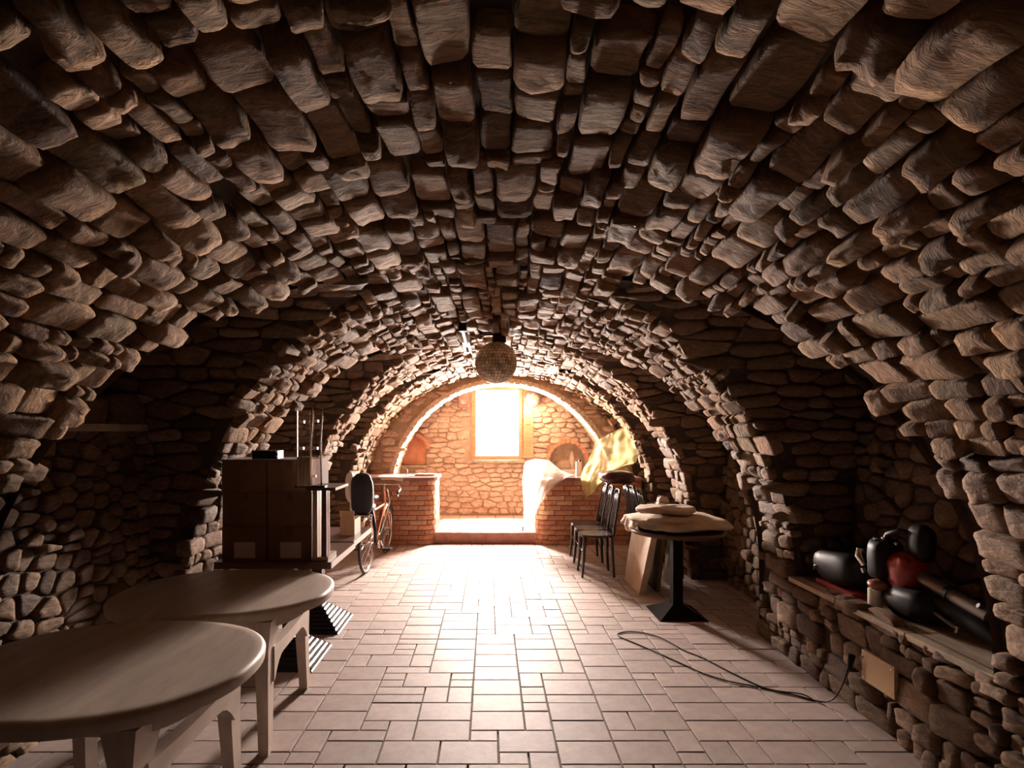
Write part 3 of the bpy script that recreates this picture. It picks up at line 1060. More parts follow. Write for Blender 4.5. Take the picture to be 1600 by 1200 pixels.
# cartons: three layers of two
def carton(x, y, z, sx, sy, sz, label, paper=False):
    t = thing('cardboard_box', label, 'box', (x, y, z), rnd.uniform(-.02, .02), 'brown cartons stacked on the dark table')
    bx('body', (-sx / 2, -sy / 2, 0), (sx / 2, sy / 2, sz - .004), M['carton'], t, .004)
    for k in (-1, 1):
        bx('top_flap', (-sx / 2, min(k * .003, k * sy / 2), sz - .004), (sx / 2, max(k * .003, k * sy / 2), sz), M['carton'], t, 0)
    bx('tape', (-.022, -sy / 2 - .001, sz - .06), (.022, -sy / 2 + .001, sz - .003), M['dark_wood'], t, 0, label='strip of dark tape over the front edge')
    if paper: bx('paper_label', (-.065, -sy / 2 - .003, .01), (.075, -sy / 2 - .0005, .115), M['paper'], t, 0, label='blank pale paper label')
    return t
for r_, row in enumerate(('bottom', 'middle', 'top')):
    for c_, cx in enumerate((-1.625, -1.322)):
        side = ('next to the stone pier', 'at the table edge towards the aisle')[c_]
        carton(cx + rnd.uniform(-.004, .004), 3.745, .75 + r_ * .222, .292, .36, .219,
               f'brown carton in the {row} row of the stack, {side}', paper=(r_ == 0))
t = thing('black_device', 'small black device with two bright studs lying on top of the stacked cartons', 'device', (-1.50, 3.64, .75 + 3 * .222))
bm = bmesh.new(); box(bm, (-.085, -.05, 0), (.085, .05, .055)); part('body', bm, M['black_plastic'], t, bevel=.012, smooth=True, angle=.7)
for z in (.018, .048):
    bm = bmesh.new(); blob(bm, (.078, -.05, z), (.007, .006, .007), 8, 6); part('stud', bm, M['white_plastic'], t, smooth=True)

# upturned stool behind the cartons, board on its legs, glass display stand
t = thing('wooden_stand', 'narrow pale wooden stand with upright posts beside the stacked cartons', 'stool', (-1.115, 3.74, .75))
bx('seat', (-.055, -.215, 0), (.055, -.02, .025), M['pale_wood'], t, .005)
for sx in (-1, 1):
    for sy in (-1, 1):
        bm = bmesh.new()
        x, y = sx * .030, sy * .022 - .17
        hexa(bm, [(x - .020, y - .018, .025), (x + .014, y - .018, .025), (x + .014, y + .018, .025), (x - .020, y + .018, .025),
                  (x - .017, y - .016, .473), (x + .012, y - .016, .473), (x + .012, y + .016, .473), (x - .017, y + .016, .473)])
        part('leg', bm, M['pale_wood'] if sx < 0 else M['dark_wood'], t, bevel=.003)
t = thing('dark_board', 'small dark board laid on top of the narrow wooden stand', 'board', (-1.11, 3.68, 1.223))
bx('board', (-.055, -.26, 0), (.13, .05, .018), M['dark_wood'], t, .003)
t = thing('glass_stand', 'tall clear display stand with two uprights coloured as lit pane edges and white clips', 'display stand', (-1.14, 3.46, 1.241))
for k, (xa, zt) in enumerate(((.0, .515), (.063, .50))):
    bm = bmesh.new(); tube(bm, [(xa - .005, 0, 0), (xa - .012, 0, .28), (xa + .0, 0, .44), (xa + .002, 0, zt)], [.0055, .005, .0045, .002], 8)
    part('upright', bm, M['white_plastic'], t, smooth=True)  # white colour stands for light caught in the pane edges
bx('clear_panel', (-.105, .010, .19), (-.02, .015, .49), M['acrylic'], t, 0)
bx('clear_panel', (-.002, .010, .012), (.058, .015, .49), M['acrylic'], t, 0)
for x, z in ((-.068, .42), (-.072, .25), (.022, .425), (.018, .25), (.008, .07)):
    bm = bmesh.new(); box(bm, (x - .013, -.006, z - .008), (x + .013, .022, z + .008)); part('clip', bm, M['white_plastic'], t, bevel=.003)
bx('base', (-.11, -.02, 0), (.085, .035, .010), M['black_plastic'], t)
bx('back_bar', (-.108, .006, .19), (-.10, .02, .49), M['grey_tube'], t)
t = thing('folded_towel', 'pale folded towel hanging in front of the clear stand above the cartons', 'towel', (-1.183, 3.425, 1.252))
bm = bmesh.new()
for k in range(4):
    tube(bm, [(-.034 + k * .022, .0, .0), (-.033 + k * .0215, -.006, .09), (-.033 + k * .0215, 0, .185)], [.014, .0135, .012], 8)
part('folds', bm, M['linen'], t, smooth=True)
# open pale box on the second dark table
t = thing('open_box', 'small open pale cardboard box with a raised flap on the dark table near the bicycle', 'box', (-1.165, 4.50, .75))
for lo, hi in (((-.06, -.10, 0), (.06, .10, .006)), ((-.06, -.10, .006), (-.055, .10, .125)), ((.055, -.10, .006), (.06, .10, .125)), ((-.055, -.10, .006), (.055, -.095, .125)), ((-.055, .095, .006), (.055, .10, .125))):
    bx('box_panel', lo, hi, M['board'], t, 0)
bm = bmesh.new(); hexa(bm, [(-.055, -.10, .125), (.055, -.10, .125), (.055, -.096, .125), (-.055, -.096, .125), (-.075, -.06, .19), (.045, -.06, .19), (.045, -.056, .192), (-.075, -.056, .192)])
part('flap', bm, M['board'], t)

# ------------------------------------------------------------------ bicycle
t = thing('bicycle', 'old bicycle with a child seat parked beside the left brick counter', 'bicycle', (-1.39, 6.08, 0), -.035)
WR = .325
def wheel(y, name):
    bm = bmesh.new()
    tube(bm, [(0, y + (WR - .017) * cos(2 * pi * k / 40), WR + (WR - .017) * sin(2 * pi * k / 40)) for k in range(40)], .017, 8, closed=True)
    w = part(name, bm, M['rubber'], t, smooth=True)
    bm = bmesh.new()
    tube(bm, [(0, y + (WR - .04) * cos(2 * pi * k / 40), WR + (WR - .04) * sin(2 * pi * k / 40)) for k in range(40)], .009, 6, closed=True)
    obj('rim', bm, M['chrome'], w, smooth=True)
    bm = bmesh.new(); tube(bm, [(-.05, y, WR), (.05, y, WR)], .02, 12)
    obj('hub', bm, M['chrome'], w, smooth=True, angle=.6)
    for k in range(18):
        bm = bmesh.new(); a = 2 * pi * k / 18
        tube(bm, [((-1) ** k * .025, y + .02 * cos(a), WR + .02 * sin(a)), (0, y + (WR - .045) * cos(a + .15), WR + (WR - .045) * sin(a + .15))], .0016, 4)
        obj('spoke', bm, M['steel'], w)
wheel(0, 'wheel'); wheel(1.0, 'wheel')
for y, a0, a1 in ((0, .25, 2.6), (1.0, .5, 2.5)):
    bm = bmesh.new()
    prev = None
    for k in range(17):
        a = a0 + (a1 - a0) * k / 16
        q = [bm.verts.new((x, y + r * cos(a), WR + r * sin(a))) for x, r in ((-.032, WR + .006), (-.016, WR + .024), (.016, WR + .024), (.032, WR + .006))]
        if prev:
            for j in range(3): bm.faces.new((prev[j], prev[j + 1], q[j + 1], q[j]))
        prev = q
    part('mudguard', bm, M['chrome'], t, smooth=True)
def tb(name, pts, r, m, seg=8, **k):
    bm = bmesh.new(); tube(bm, pts, r, seg); return part(name, bm, m, t, smooth=True, angle=.8, **k)
bb, sl, hd, hd2 = (0, .42, .28), (0, .30, .74), (0, .84, .80), (0, .86, .66)
tb('seat_tube', [bb, sl, (0, .285, .80)], .015, M['copper_paint'])
tb('down_tube', [bb, hd2], .017, M['copper_paint'])
tb('top_tube', [(0, .32, .66), hd2], .014, M['copper_paint'])
tb('head_tube', [(0, .835, .84), (0, .875, .62)], .02, M['copper_paint'])
for s in (-1, 1):
    tb('chain_stay', [bb, (s * .045, 0, WR)], .009, M['copper_paint'])
    tb('seat_stay', [(0, .32, .68), (s * .045, 0, WR)], .008, M['copper_paint'])
    tb('fork_blade', [(s * .02, .875, .64), (s * .045, .94, .45), (s * .045, 1.0, WR)], .011, M['copper_paint'])
    tb('pedal_crank', [(s * .06, .42, .28), (s * .07, .42 + s * .10, .28 - s * .12)], .009, M['chrome'])
    bm = bmesh.new(); box(bm, (s * .12 - .045, .38 + s * .10, .27 - s * .12), (s * .12 + .045, .46 + s * .10, .29 - s * .12)); part('pedal', bm, M['black_plastic'], t, bevel=.004)
    tb('rack_strut', [(s * .05, 0, WR), (s * .07, -.05, .67)], .005, M['chrome'])
    tb('grip', [(s * .25, .62, .87), (s * .245, .52, .85)], .016, M['black_plastic'])
    tb('brake_lever', [(s * .22, .70, .85), (s * .24, .58, .82), (s * .25, .52, .80)], .005, M['chrome'])
tb('handlebar', [(-.25, .55, .86), (-.26, .64, .88), (-.20, .80, .92), (0, .84, .92), (.20, .80, .92), (.26, .64, .88), (.25, .55, .86)], .011, M['chrome'])
tb('stem', [(0, .835, .84), (0, .83, .93)], .014, M['chrome'])
bm = bmesh.new(); lathe(bm, [(.01, -.004), (.085, -.004), (.09, 0), (.085, .004), (.01, .004)], 24, (0.045, .42, .28), Matrix.Rotation(pi / 2, 3, 'Y')); part('chainring', bm, M['chrome'], t)
bm = bmesh.new(); blob(bm, (0, .26, .82), (.07, .13, .035), 14, 8, .1); part('saddle', bm, M['black_plastic'], t, smooth=True)
bx('rack', (-.07, -.18, .665), (.07, .22, .678), M['chrome'], t)
# child seat on the rack: padded black back, pale shell
bm = bmesh.new(); blob(bm, (-.03, -.08, .90), (.125, .055, .235), 20, 14, .06, 3, sq=3.2); seat = part('child_seat', bm, M['black_fab'], t, smooth=True)
bm = bmesh.new(); blob(bm, (-.03, .04, .735), (.115, .12, .05), 18, 10, .05, 5, sq=3); obj('seat_cushion', bm, M['black_fab'], seat, smooth=True)
bm = bmesh.new(); blob(bm, (-.175, -.02, .97), (.055, .09, .17), 14, 10, .1, 8, sq=2.6); obj('seat_shell', bm, M['white_plastic'], seat, smooth=True, label='pale side shell')
bm = bmesh.new(); box(bm, (-.175, -.06, .70), (-.155, .06, .84)); obj('seat_strap', bm, M['white_plastic'], seat, bevel=.003, label='pale side strap')
for s in (-1, 1):
    bm = bmesh.new(); tube(bm, [(s * .09 - .03, -.02, .72), (s * .11 - .02, .02, .5), (s * .09, .03, .34)], .02, 8); obj('foot_rest', bm, M['black_plastic'], seat, smooth=True)
tb('kickstand', [(-.02, .36, .29), (-.12, .30, .012)], .007, M['chrome'])
tb('light_cable', [(.05, .82, .86), (.09, .78, .70), (.05, .70, .50), (.03, .5, .33)], .004, M['white_plastic'])

# ------------------------------------------------------------------ black chairs
def make_chair(label, loc, rz):
    t = thing('dining_chair', label, 'chair', loc, rz, 'black chairs pushed together on the right')
    # local: seat faces -x, back at +x
    bm = bmesh.new()
    poly = []
    for k in range(36):
        a = 2 * pi * k / 36; c, s = cos(a), sin(a)
        poly.append((.19 * math.copysign(abs(c) ** .7, c) * (1), (.170 - .012 * c * (c > 0)) * math.copysign(abs(s) ** .7, s)))
    prism(bm, poly, 'z', .435, .462)
    part('seat', bm, M['chair_black'], t, bevel=.008, smooth=True, angle=.8)
    for sx in (-1, 1):
        for sy in (-1, 1):
            bm = bmesh.new()
            x, y = sx * .145, sy * .135
            tube(bm, [(x, y, .436), (x + sx * .012, y + sy * .006, .22), (x + sx * .03, y + sy * .01, 0)], [.021, .018, .012], 10)
            part('leg', bm, M['chair_black'], t, smooth=True, angle=.8)
    bm = bmesh.new()
    pts = []
    for k in range(25):
        u = -1 + 2 * k / 24
        y = .148 * math.copysign(min(1, abs(u) * 1.02) ** .55, u); h = (1 - abs(u) ** 3.2)
        z = .45 + .50 * h
        pts.append((.165 + .07 * h + .02 * h * h, y, z))
    tube(bm, pts, .0135, 8)
    part('back_hoop', bm, M['chair_black'], t, smooth=True, angle=.8)
    for yy in (-.085, -.03, .03, .085):
        bm = bmesh.new()
        tube(bm, [(.165, yy * .85, .455), (.20, yy, .62), (.232, yy, .80), (.250, yy, .925 - 1.6 * yy * yy)], [.009, .011, .011, .008], 8)
        part('back_slat', bm, M['chair_black'], t, smooth=True)
    bm = bmesh.new(); tube(bm, [(-.155, -.135, .27), (-.155, .135, .27)], .008, 6); part('stretcher', bm, M['chair_black'], t, smooth=True)
    return t
ch = []
for i, (y, w) in enumerate(((6.03, 'nearest'), (6.39, 'middle'), (6.75, 'farthest'))):
    lab = f'{w} of the three black chairs facing the aisle in front of the right counter'
    if i == 0: ch.append(make_chair(lab, (1.19, y, 0), 0))
    else: ch.append(copy_tree(ch[0], (1.19 + .01 * i, y, 0), 0, lab))
for i, (y, w) in enumerate(((6.00, 'nearest'), (6.36, 'middle'), (6.72, 'farthest'))):
    copy_tree(ch[0], (1.93 + .01 * i, y, 0), pi, f'{w} of the three black chairs turned to the right stone wall behind the aisle row')
t = thing('seat_cushion', 'shiny dark maroon cushion lying on top of the black chair backs', 'cushion', (1.51, 6.36, .985))
bm = bmesh.new(); blob(bm, (0, 0, .075), (.20, .20, .075), 24, 12, .16, 4, sq=3); part('cover', bm, M['maroon'], t, smooth=True)
bm = bmesh.new(); tube(bm, [(.20 * cos(a) * 1.0, .195 * sin(a), .07) for a in [2 * pi * k / 30 for k in range(30)]], .008, 6, closed=True); part('piping', bm, M['maroon'], t, smooth=True)

# ------------------------------------------------------------------ right table with folded fabric, leaning boards
t = thing('pedestal_table', 'dark pedestal table in the right niche piled with folded beige fabric', 'table', (1.64, 4.72, 0))
bm = bmesh.new(); lathe(bm, [(.02, .715), (.385, .715), (.40, .725), (.40, .74), (.39, .75), (.02, .75)], 40); part('tabletop', bm, M['dark_wood'], t, smooth=True, angle=.6)
pedestal_base(t, ribs=False, w=.42, h=.09, top=.715, cw=.085, fm='black_matt')
def fold(name, lab, loc, r, seed, m='linen', cat='cloth', rz=0, sq=2.6, rough=.22, group='folded beige fabrics on the right table'):
    t = thing(name, lab, cat, loc, rz, group)
    bm = bmesh.new(); blob(bm, (0, 0, r[2]), r, 40, 18, rough, seed, sq)
    for v in bm.verts:
        w = noise.noise(Vector((v.co.x * 5 + seed, v.co.y * 5, v.co.z * 26)))
        v.co.x += .022 * w * (1 if v.co.x > 0 else -1); v.co.y += .022 * w * (1 if v.co.y > 0 else -1)
        v.co.z += .010 * noise.noise(Vector((v.co.x * 14, v.co.y * 14, seed)))
        if v.co.z < .001: v.co.z = .001
    part('folded_layers', bm, M[m], t, smooth=True)
    return t
fold('folded_fabric', 'broad lowest folded beige fabric covering the right dark table top', (1.66, 4.72, .75), (.40, .34, .062), 1, rz=.1)
fold('folded_fabric', 'smaller beige folded fabric on top of the broad one', (1.55, 4.72, .880), (.24, .2, .036), 2)
t = thing('paper_bag', 'small crumpled white paper bag on top of the folded beige fabric', 'bag', (1.53, 4.76, .958))
bm = bmesh.new(); hexa(bm, [(-.055, -.04, 0), (.06, -.045, 0), (.065, .04, 0), (-.05, .045, 0), (-.02, -.02, .075), (.045, -.025, .06), (.035, .02, .06), (-.025, .02, .075)])
bmesh.ops.subdivide_edges(bm, edges=bm.edges[:], cuts=2, use_grid_fill=True)
for v in bm.verts: v.co += Vector([.012 * noise.noise(v.co * 30 + Vector((k * 9, 0, 0))) for k in range(3)])
part('bag_body', bm, M['white_cloth'], t)
bm = bmesh.new(); tube(bm, [(-.10, -.05, .006), (-.06, -.045, .03), (.0, -.05, .02), (.05, -.055, .012), (.09, -.06, .02)], .003, 5); part('string', bm, M['dark_wood'], t, smooth=True)
# fabric corner hanging over the board
t = thing('hanging_cloth', 'beige cloth corner hanging off the table edge over the pale board', 'cloth', (1.30, 4.85, .80))
def sheet(bm, rows, thick=.004, nu=24, nv=24, wr=.0, fr=6, seed=0, axis=1):
    """ cloth from rows of points (top to bottom), with folds """
    def lerp(a, b, w): return a + (b - a) * w
    def row(r, u):
        k = min(int(u * (len(r) - 1)), len(r) - 2); return lerp(Vector(r[k]), Vector(r[k + 1]), u * (len(r) - 1) - k)
    G = []
    for j in range(nv + 1):
        v = j / nv; k = min(int(v * (len(rows) - 1)), len(rows) - 2); w = v * (len(rows) - 1) - k
        w = w * w * (3 - 2 * w) * .4 + w * .6
        g = []
        for i in range(nu + 1):
            u = i / nu
            p = lerp(row(rows[k], u), row(rows[k + 1], u), w)
            d = wr * (sin(fr * 2 * pi * u + 2 * noise.noise(Vector((u * 3, v * 2, seed)))) * (.35 + .65 * v) + .8 * noise.noise(Vector((u * 7, v * 4, seed + 3))))
            p[axis] += d
            g.append(bm.verts.new(p))
        G.append(g)
    for a, b in zip(G, G[1:]):
        for i in range(nu): bm.faces.new((a[i], a[i + 1], b[i + 1], b[i]))
bm = bmesh.new()
sheet(bm, [[(.16, -.25, .05), (.12, 0, .06), (.16, .2, .05)], [(-.02, -.26, .03), (-.05, 0, .03), (-.03, .2, .02)], [(-.05, -.27, -.03), (-.07, -.02, -.05), (-.06, .2, -.03)], [(-.01, -.3, -.06), (-.05, 0, -.10), (-.06, .18, -.05)]], nu=20, nv=20, wr=.014, fr=3, axis=0)
part('cloth_sheet', bm, M['linen'], t, smooth=True)

def board(name, lab, p, th, m, cat='board'):
    """ leaning slab: p = bottom near, bottom far, top far, top near on its left face; thickness goes to +x """
    c = (Vector(p[0]) + Vector(p[1])) / 2
    t = thing(name, lab, cat, c)
    q = [Vector(v) - c for v in p]; d = Vector((th, 0, 0))
    bm = bmesh.new(); hexa(bm, [q[0], q[0] + d, q[1] + d, q[1], q[3], q[3] + d, q[2] + d, q[2]])
    part('slab', bm, m, t, bevel=.005)
    bm = bmesh.new(); w = (q[2] - q[3])
    hexa(bm, [q[3] + Vector((-.002, 0, 0)), q[3] + d + Vector((.002, 0, 0)), q[2] + d + Vector((.002, 0, 0)), q[2] + Vector((-.002, 0, 0)),
              q[3] + Vector((-.002, 0, .012)), q[3] + d + Vector((.002, 0, .012)), q[2] + d + Vector((.002, 0, .012)), q[2] + Vector((-.002, 0, .012))])
    part('top_edge_strip', bm, m, t)
    return t
board('leaning_board', 'thick pale board leaning against the pedestal table, facing the aisle',
      [(1.465, 5.27, .0), (1.455, 5.82, .0), (1.555, 5.82, .635), (1.60, 5.27, .635)], .06, M['board'])
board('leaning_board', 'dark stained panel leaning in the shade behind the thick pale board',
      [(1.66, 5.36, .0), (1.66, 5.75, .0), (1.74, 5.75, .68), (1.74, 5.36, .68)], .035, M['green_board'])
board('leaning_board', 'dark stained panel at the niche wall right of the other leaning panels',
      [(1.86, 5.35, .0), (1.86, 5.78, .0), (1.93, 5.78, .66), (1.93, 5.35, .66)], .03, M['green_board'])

# ------------------------------------------------------------------ bench ledge at the right, plate, tools, cable
XB = x0(3) + 2.08
t = []
for i, (ya, yb) in enumerate(((2.14, 2.66), (2.67, 3.20), (3.21, 3.70))):
    bm = bmesh.new(); box(bm, (XB - .02, ya, .572), (x0(3) + 2.44, yb, .602))
    for v in bm.verts: v.co.z += .004 * noise.noise(v.co * 3)
    obj('ledge_slab', bm, M['cap_stone'], w_right_n, bevel=.006)
tag(bx('wall_plate', (2.055, 2.73, .235), (2.075, 2.97, .40), M['beige_plate'], None, .004), 'square beige cover plate on the rubble wall under the stone ledge', 'plate')
o = bpy.data.objects['wall_plate']
for (yy, zz) in ((2.75, .255), (2.95, .255), (2.75, .38), (2.95, .38)):
    bm = bmesh.new(); tube(bm, [(2.052, yy, zz), (2.058, yy, zz)], .005, 10); obj('screw', bm, M['steel'], o)

t = thing('protective_helmet', 'round black shiny helmet on a red base at the far end of the ledge', 'helmet', (2.25, 3.40, .608))
bm = bmesh.new(); blob(bm, (0, 0, .135), (.13, .23, .115), 24, 14, .12, 6, sq=2.4); part('shell', bm, M['black_plastic'], t, smooth=True)
bm = bmesh.new(); blob(bm, (.02, .12, .23), (.05, .045, .07), 12, 8, .1, 2); part('peak', bm, M['black_plastic'], t, smooth=True)
bm = bmesh.new(); box(bm, (-.10, -.22, 0), (.10, .14, .028)); part('base', bm, M['red_paint'], t, bevel=.008, label='red base')
bm = bmesh.new(); tube(bm, [(-.125, .12, .09), (-.135, .10, .12), (-.13, .075, .13), (-.128, .07, .11)], .006, 6); part('buckle', bm, M['grey_tube'], t, smooth=True)

t = thing('garden_machine', 'red and black motor tool with long grey tubes lying along the stone ledge', 'tool', (2.23, 2.98, .608))
def tg(name, pts, r, m, seg=12, **k):
    bm = bmesh.new(); tube(bm, pts, r, seg); return part(name, bm, m, t, smooth=True, angle=.8, **k)
bm = bmesh.new(); blob(bm, (.0, .05, .27), (.085, .075, .12), 20, 12, .12, 9, sq=3.2); part('motor_housing', bm, M['black_plastic'], t, smooth=True)
bm = bmesh.new(); blob(bm, (.03, -.07, .24), (.08, .085, .10), 20, 12, .15, 3, sq=3); part('fuel_tank', bm, M['red_paint'], t, smooth=True, label='red housing')
bm = bmesh.new(); blob(bm, (.06, -.13, .40), (.055, .07, .10), 16, 10, .1, 4, sq=2.6); part('air_filter', bm, M['black_plastic'], t, smooth=True)
tg('handle', [(-.02, .03, .37), (-.02, .0, .42), (.0, -.06, .45), (.03, -.10, .44)], .018, M['black_plastic'])
tg('metal_cap', [(-.06, .13, .22), (-.075, .15, .27), (-.07, .155, .31)], [.02, .026, .018], M['chrome'])
tg('spark_cap', [(-.06, .135, .175), (-.065, .14, .20)], .012, M['chrome'])
tg('silver_can', [(-.07, .035, .0), (-.07, .035, .11)], .034, M['white_plastic'], label='pale cylindrical can under the motor')
bm = bmesh.new(); blob(bm, (-.055, .03, .135), (.05, .06, .03), 12, 8, .2, 2); part('copper_collar', bm, M['copper_paint'], t, smooth=True)
bm = bmesh.new(); blob(bm, (.02, -.14, .085), (.10, .16, .085), 20, 10, .2, 8, sq=2.6); part('lower_guard', bm, M['black_plastic'], t, smooth=True)
for nm, x, y, z in (('bright_screw', -.05, .06, .385), ('bright_screw', -.03, .02, .395), ('bright_screw', .0, -.03, .375)):
    bm = bmesh.new(); blob(bm, (x, y, z), (.012, .012, .012), 10, 6); part(nm, bm, M['chrome'], t, smooth=True)
tg('thick_tube', [(.04, -.03, .25), (.06, -.30, .185)], .036, M['grey_tube'], 20)
tg('thick_tube', [(.06, -.31, .182), (.08, -.50, .135)], .034, M['grey_tube'], 20)
tg('tube_ring', [(.0595, -.295, .186), (.0605, -.318, .181)], .040, M['black_plastic'], 20)
tg('thin_tube', [(-.02, -.03, .165), (.0, -.36, .065), (.01, -.40, .05)], .010, M['grey_tube'])
tg('blade_cover', [(.03, -.27, .13), (.05, -.46, .085), (.07, -.60, .045), (.075, -.66, .03)], [.035, .042, .04, .02], M['black_plastic'], 16)
tg('strap', [(.05, -.47, .18), (.09, -.48, .16), (.10, -.49, .08), (.06, -.48, .03)], .012, M['black_fab'])
tg('chrome_tip', [(-.01, -.42, .035), (-.012, -.43, .07)], .008, M['chrome'])

bm = bmesh.new()
def fl(px, py, z=.006):
    y = H * F / (py - 674); return ((px - 765) / F * y, y, z)
pts = [fl(1340, 1118), fl(1285, 1096), fl(1240, 1087), fl(1180, 1074), fl(1140, 1066), fl(1100, 1054), fl(1060, 1036), fl(1020, 1018), fl(985, 1003), fl(968, 996), fl(966, 991), fl(985, 988, .008),
       fl(1015, 992), fl(1040, 1002, .010), fl(1070, 1018), fl(1100, 1030), fl(1150, 1056), fl(1200, 1078), fl(1250, 1087, .012), fl(1290, 1085)]
pts[0] = (2.04, 2.98, .02)
pts = [(2.03, 3.03, .30), (2.01, 3.07, .14), (1.97, 3.14, .02)] + [Vector(p) for p in pts[2:-1]] + [(1.92, 3.20, .006)]
def smooth_path(p, k=4):
    p = [Vector(q) for q in p]; out = []
    for i in range(len(p) - 1):
        a, b, c, d = p[max(i - 1, 0)], p[i], p[i + 1], p[min(i + 2, len(p) - 1)]
        for j in range(k):
            w = j / k
            out.append(.5 * (2 * b + (c - a) * w + (2 * a - 5 * b + 4 * c - d) * w * w + (3 * b - a - 3 * c + d) * w ** 3))
    out.append(p[-1]); return out
pts = [Vector((min(q.x, 2.04), q.y, max(q.z, .005))) for q in smooth_path(pts)]
tube(bm, pts, .0042, 6)
cable = tag(obj('power_cable', bm, M['black_plastic'], None, smooth=True), 'thin black cable looping over the tiled floor to the beige wall plate', 'cable')
bm = bmesh.new(); tube(bm, [(2.035, 3.04, .26), (2.04, 3.03, .34)], [.012, .020], 10); obj('plug', bm, M['black_plastic'], cable, smooth=True)

# wooden lintel over the lower wall of the left niche
bm = bmesh.new(); box(bm, (x0(3) - 2.50, 2.25, 1.60), (x0(3) - 2.28, 3.68, 1.645))
obj('lintel_board', bm, M['cap_stone'], w_left_n, bevel=.005)

# ------------------------------------------------------------------ things hanging from the crown
c = P(775, 567, 4.9)
t = thing('mirror_ball', 'large dusty mirror ball hanging from the crown of the stone vault', 'mirror ball', c)
BR = 33 / F * 4.9
bm = bmesh.new(); blob(bm, (0, 0, 0), (BR * .985,) * 3, 32, 20); core = part('core', bm, M['black_iron'], t, smooth=True)
V, Fc, T = [], [], []
NR = 20
for j in range(NR):
    t0, t1 = pi * j / NR + .008, pi * (j + 1) / NR - .008
    n = max(5, int(2 * NR * sin(pi * (j + .5) / NR)))
    for k in range(n):
        p0, p1 = 2 * pi * k / n + .01 / max(.2, sin(t0)), 2 * pi * (k + 1) / n - .01
        b = len(V); tn = R.random() * .5 + .5 * (noise.noise(Vector((cos(p0) * sin(t0) * 2.5, sin(p0) * sin(t0) * 2.5, cos(t0) * 2.5))) + .5)
        for th, ph in ((t0, p0), (t1, p0), (t1, p1), (t0, p1)):
            V.append((BR * sin(th) * cos(ph), BR * sin(th) * sin(ph), BR * cos(th))); T.append(tn)
        Fc.append((b, b + 1, b + 2, b + 3))
me = bpy.data.meshes.new('mirror_facets'); me.from_pydata(V, [], Fc)
me.attributes.new('tint', 'FLOAT', 'POINT').data.foreach_set('value', T)
link_mesh('mirror_facets', me, M['mirror'], t, None, 'stuff')
bm = bmesh.new(); lathe(bm, [(.035, -.01), (.04, .01), (.02, .03), (.012, .05)], 16, (0, 0, BR)); part('cap', bm, M['black_plastic'], t, smooth=True)
bm = bmesh.new(); tube(bm, [(0, 0, BR + .04), (-.02, -.01, 2.52 - c.z)], .006, 6); part('hanging_rod', bm, M['black_iron'], t)
bm = bmesh.new(); box(bm, (-.03, -.05, 2.40 - c.z), (.09, .05, 2.50 - c.z)); part('motor', bm, M['black_plastic'], t, bevel=.006)
bm = bmesh.new(); box(bm, (.0, -.055, 2.385 - c.z), (.08, .045, 2.40 - c.z)); part('motor_plate', bm, M['white_plastic'], t)

t = thing('ceiling_light', 'long batten lamp with two white tubes under the vault left of the mirror ball', 'lamp', (-.215, 4.85, 2.40))
bx('housing', (-.022, -.46, .012), (.022, .50, .05), M['black_iron'], t)
bx('end_box', (-.035, -.54, .005), (.03, -.42, .10), M['black_plastic'], t, .006)
for s in (-1, 1):
    bm = bmesh.new(); tube(bm, [(s * .024, -.43, -.002), (s * .024, .47, -.002)], .013, 10); part('lamp_tube', bm, M['white_plastic'], t, smooth=True)
bx('end_cap', (-.04, .46, -.02), (.04, .50, .03), M['white_plastic'], t)
for y in (-.3, .35):
    bm = bmesh.new(); tube(bm, [(0, y, .045), (0, y, .12)], .008, 6); part('bracket', bm, M['black_iron'], t)

# ------------------------------------------------------------------ on the end wall
c = P(724, 628, 9.10)
t = thing('wall_speaker', 'small dark brown loudspeaker on the end wall left of the window', 'speaker', c, .15)
bx('cabinet', (-.085, -.05, -.09), (.085, .09, .09), M['brown_box'], t, .006)
bm = bmesh.new(); lathe(bm, [(.015, 0), (.045, .008), (.05, .014), (.05, .0), (.01, .0)], 20, (0, -.052, .0), Matrix.Rotation(pi / 2, 3, 'X')); part('cone', bm, M['cone'], t, smooth=True)
bm = bmesh.new(); tube(bm, [(0, .08, 0), (0, .14, 0)], .015, 8); part('bracket', bm, M['black_iron'], t)
c = P(834, 622, 9.02)
t = thing('wall_lamp', 'round dark metal lamp on the end wall right of the shutter', 'lamp', c)
bm = bmesh.new(); lathe(bm, [(.03, .10), (.09, .075), (.125, .02), (.135, -.05), (.13, -.06), (.12, -.04), (.02, .02)], 28, (0, 0, 0), Matrix.Rotation(1.1, 3, 'X')); part('shade', bm, M['grey_tube'], t, smooth=True)
bm = bmesh.new(); blob(bm, (-.05, -.05, -.10), (.035, .035, .04), 14, 8); part('bulb', bm, M['white_plastic'], t, smooth=True)
lp = bpy.data.lights.new('apse_fill_light', 'POINT'); lp.energy = 30; lp.color = (1.0, .70, .46); lp.shadow_soft_size = .05  # added warm fill for the end wall, the lamp itself is unlit
lo_ = bpy.data.objects.new('apse_fill_light', lp); lo_.parent = t; lo_.location = (-.06, -.17, -.16); COL.objects.link(lo_)
bm = bmesh.new(); tube(bm, [(0, .05, .03), (.02, .21, .05)], .012, 8); part('arm', bm, M['black_iron'], t)

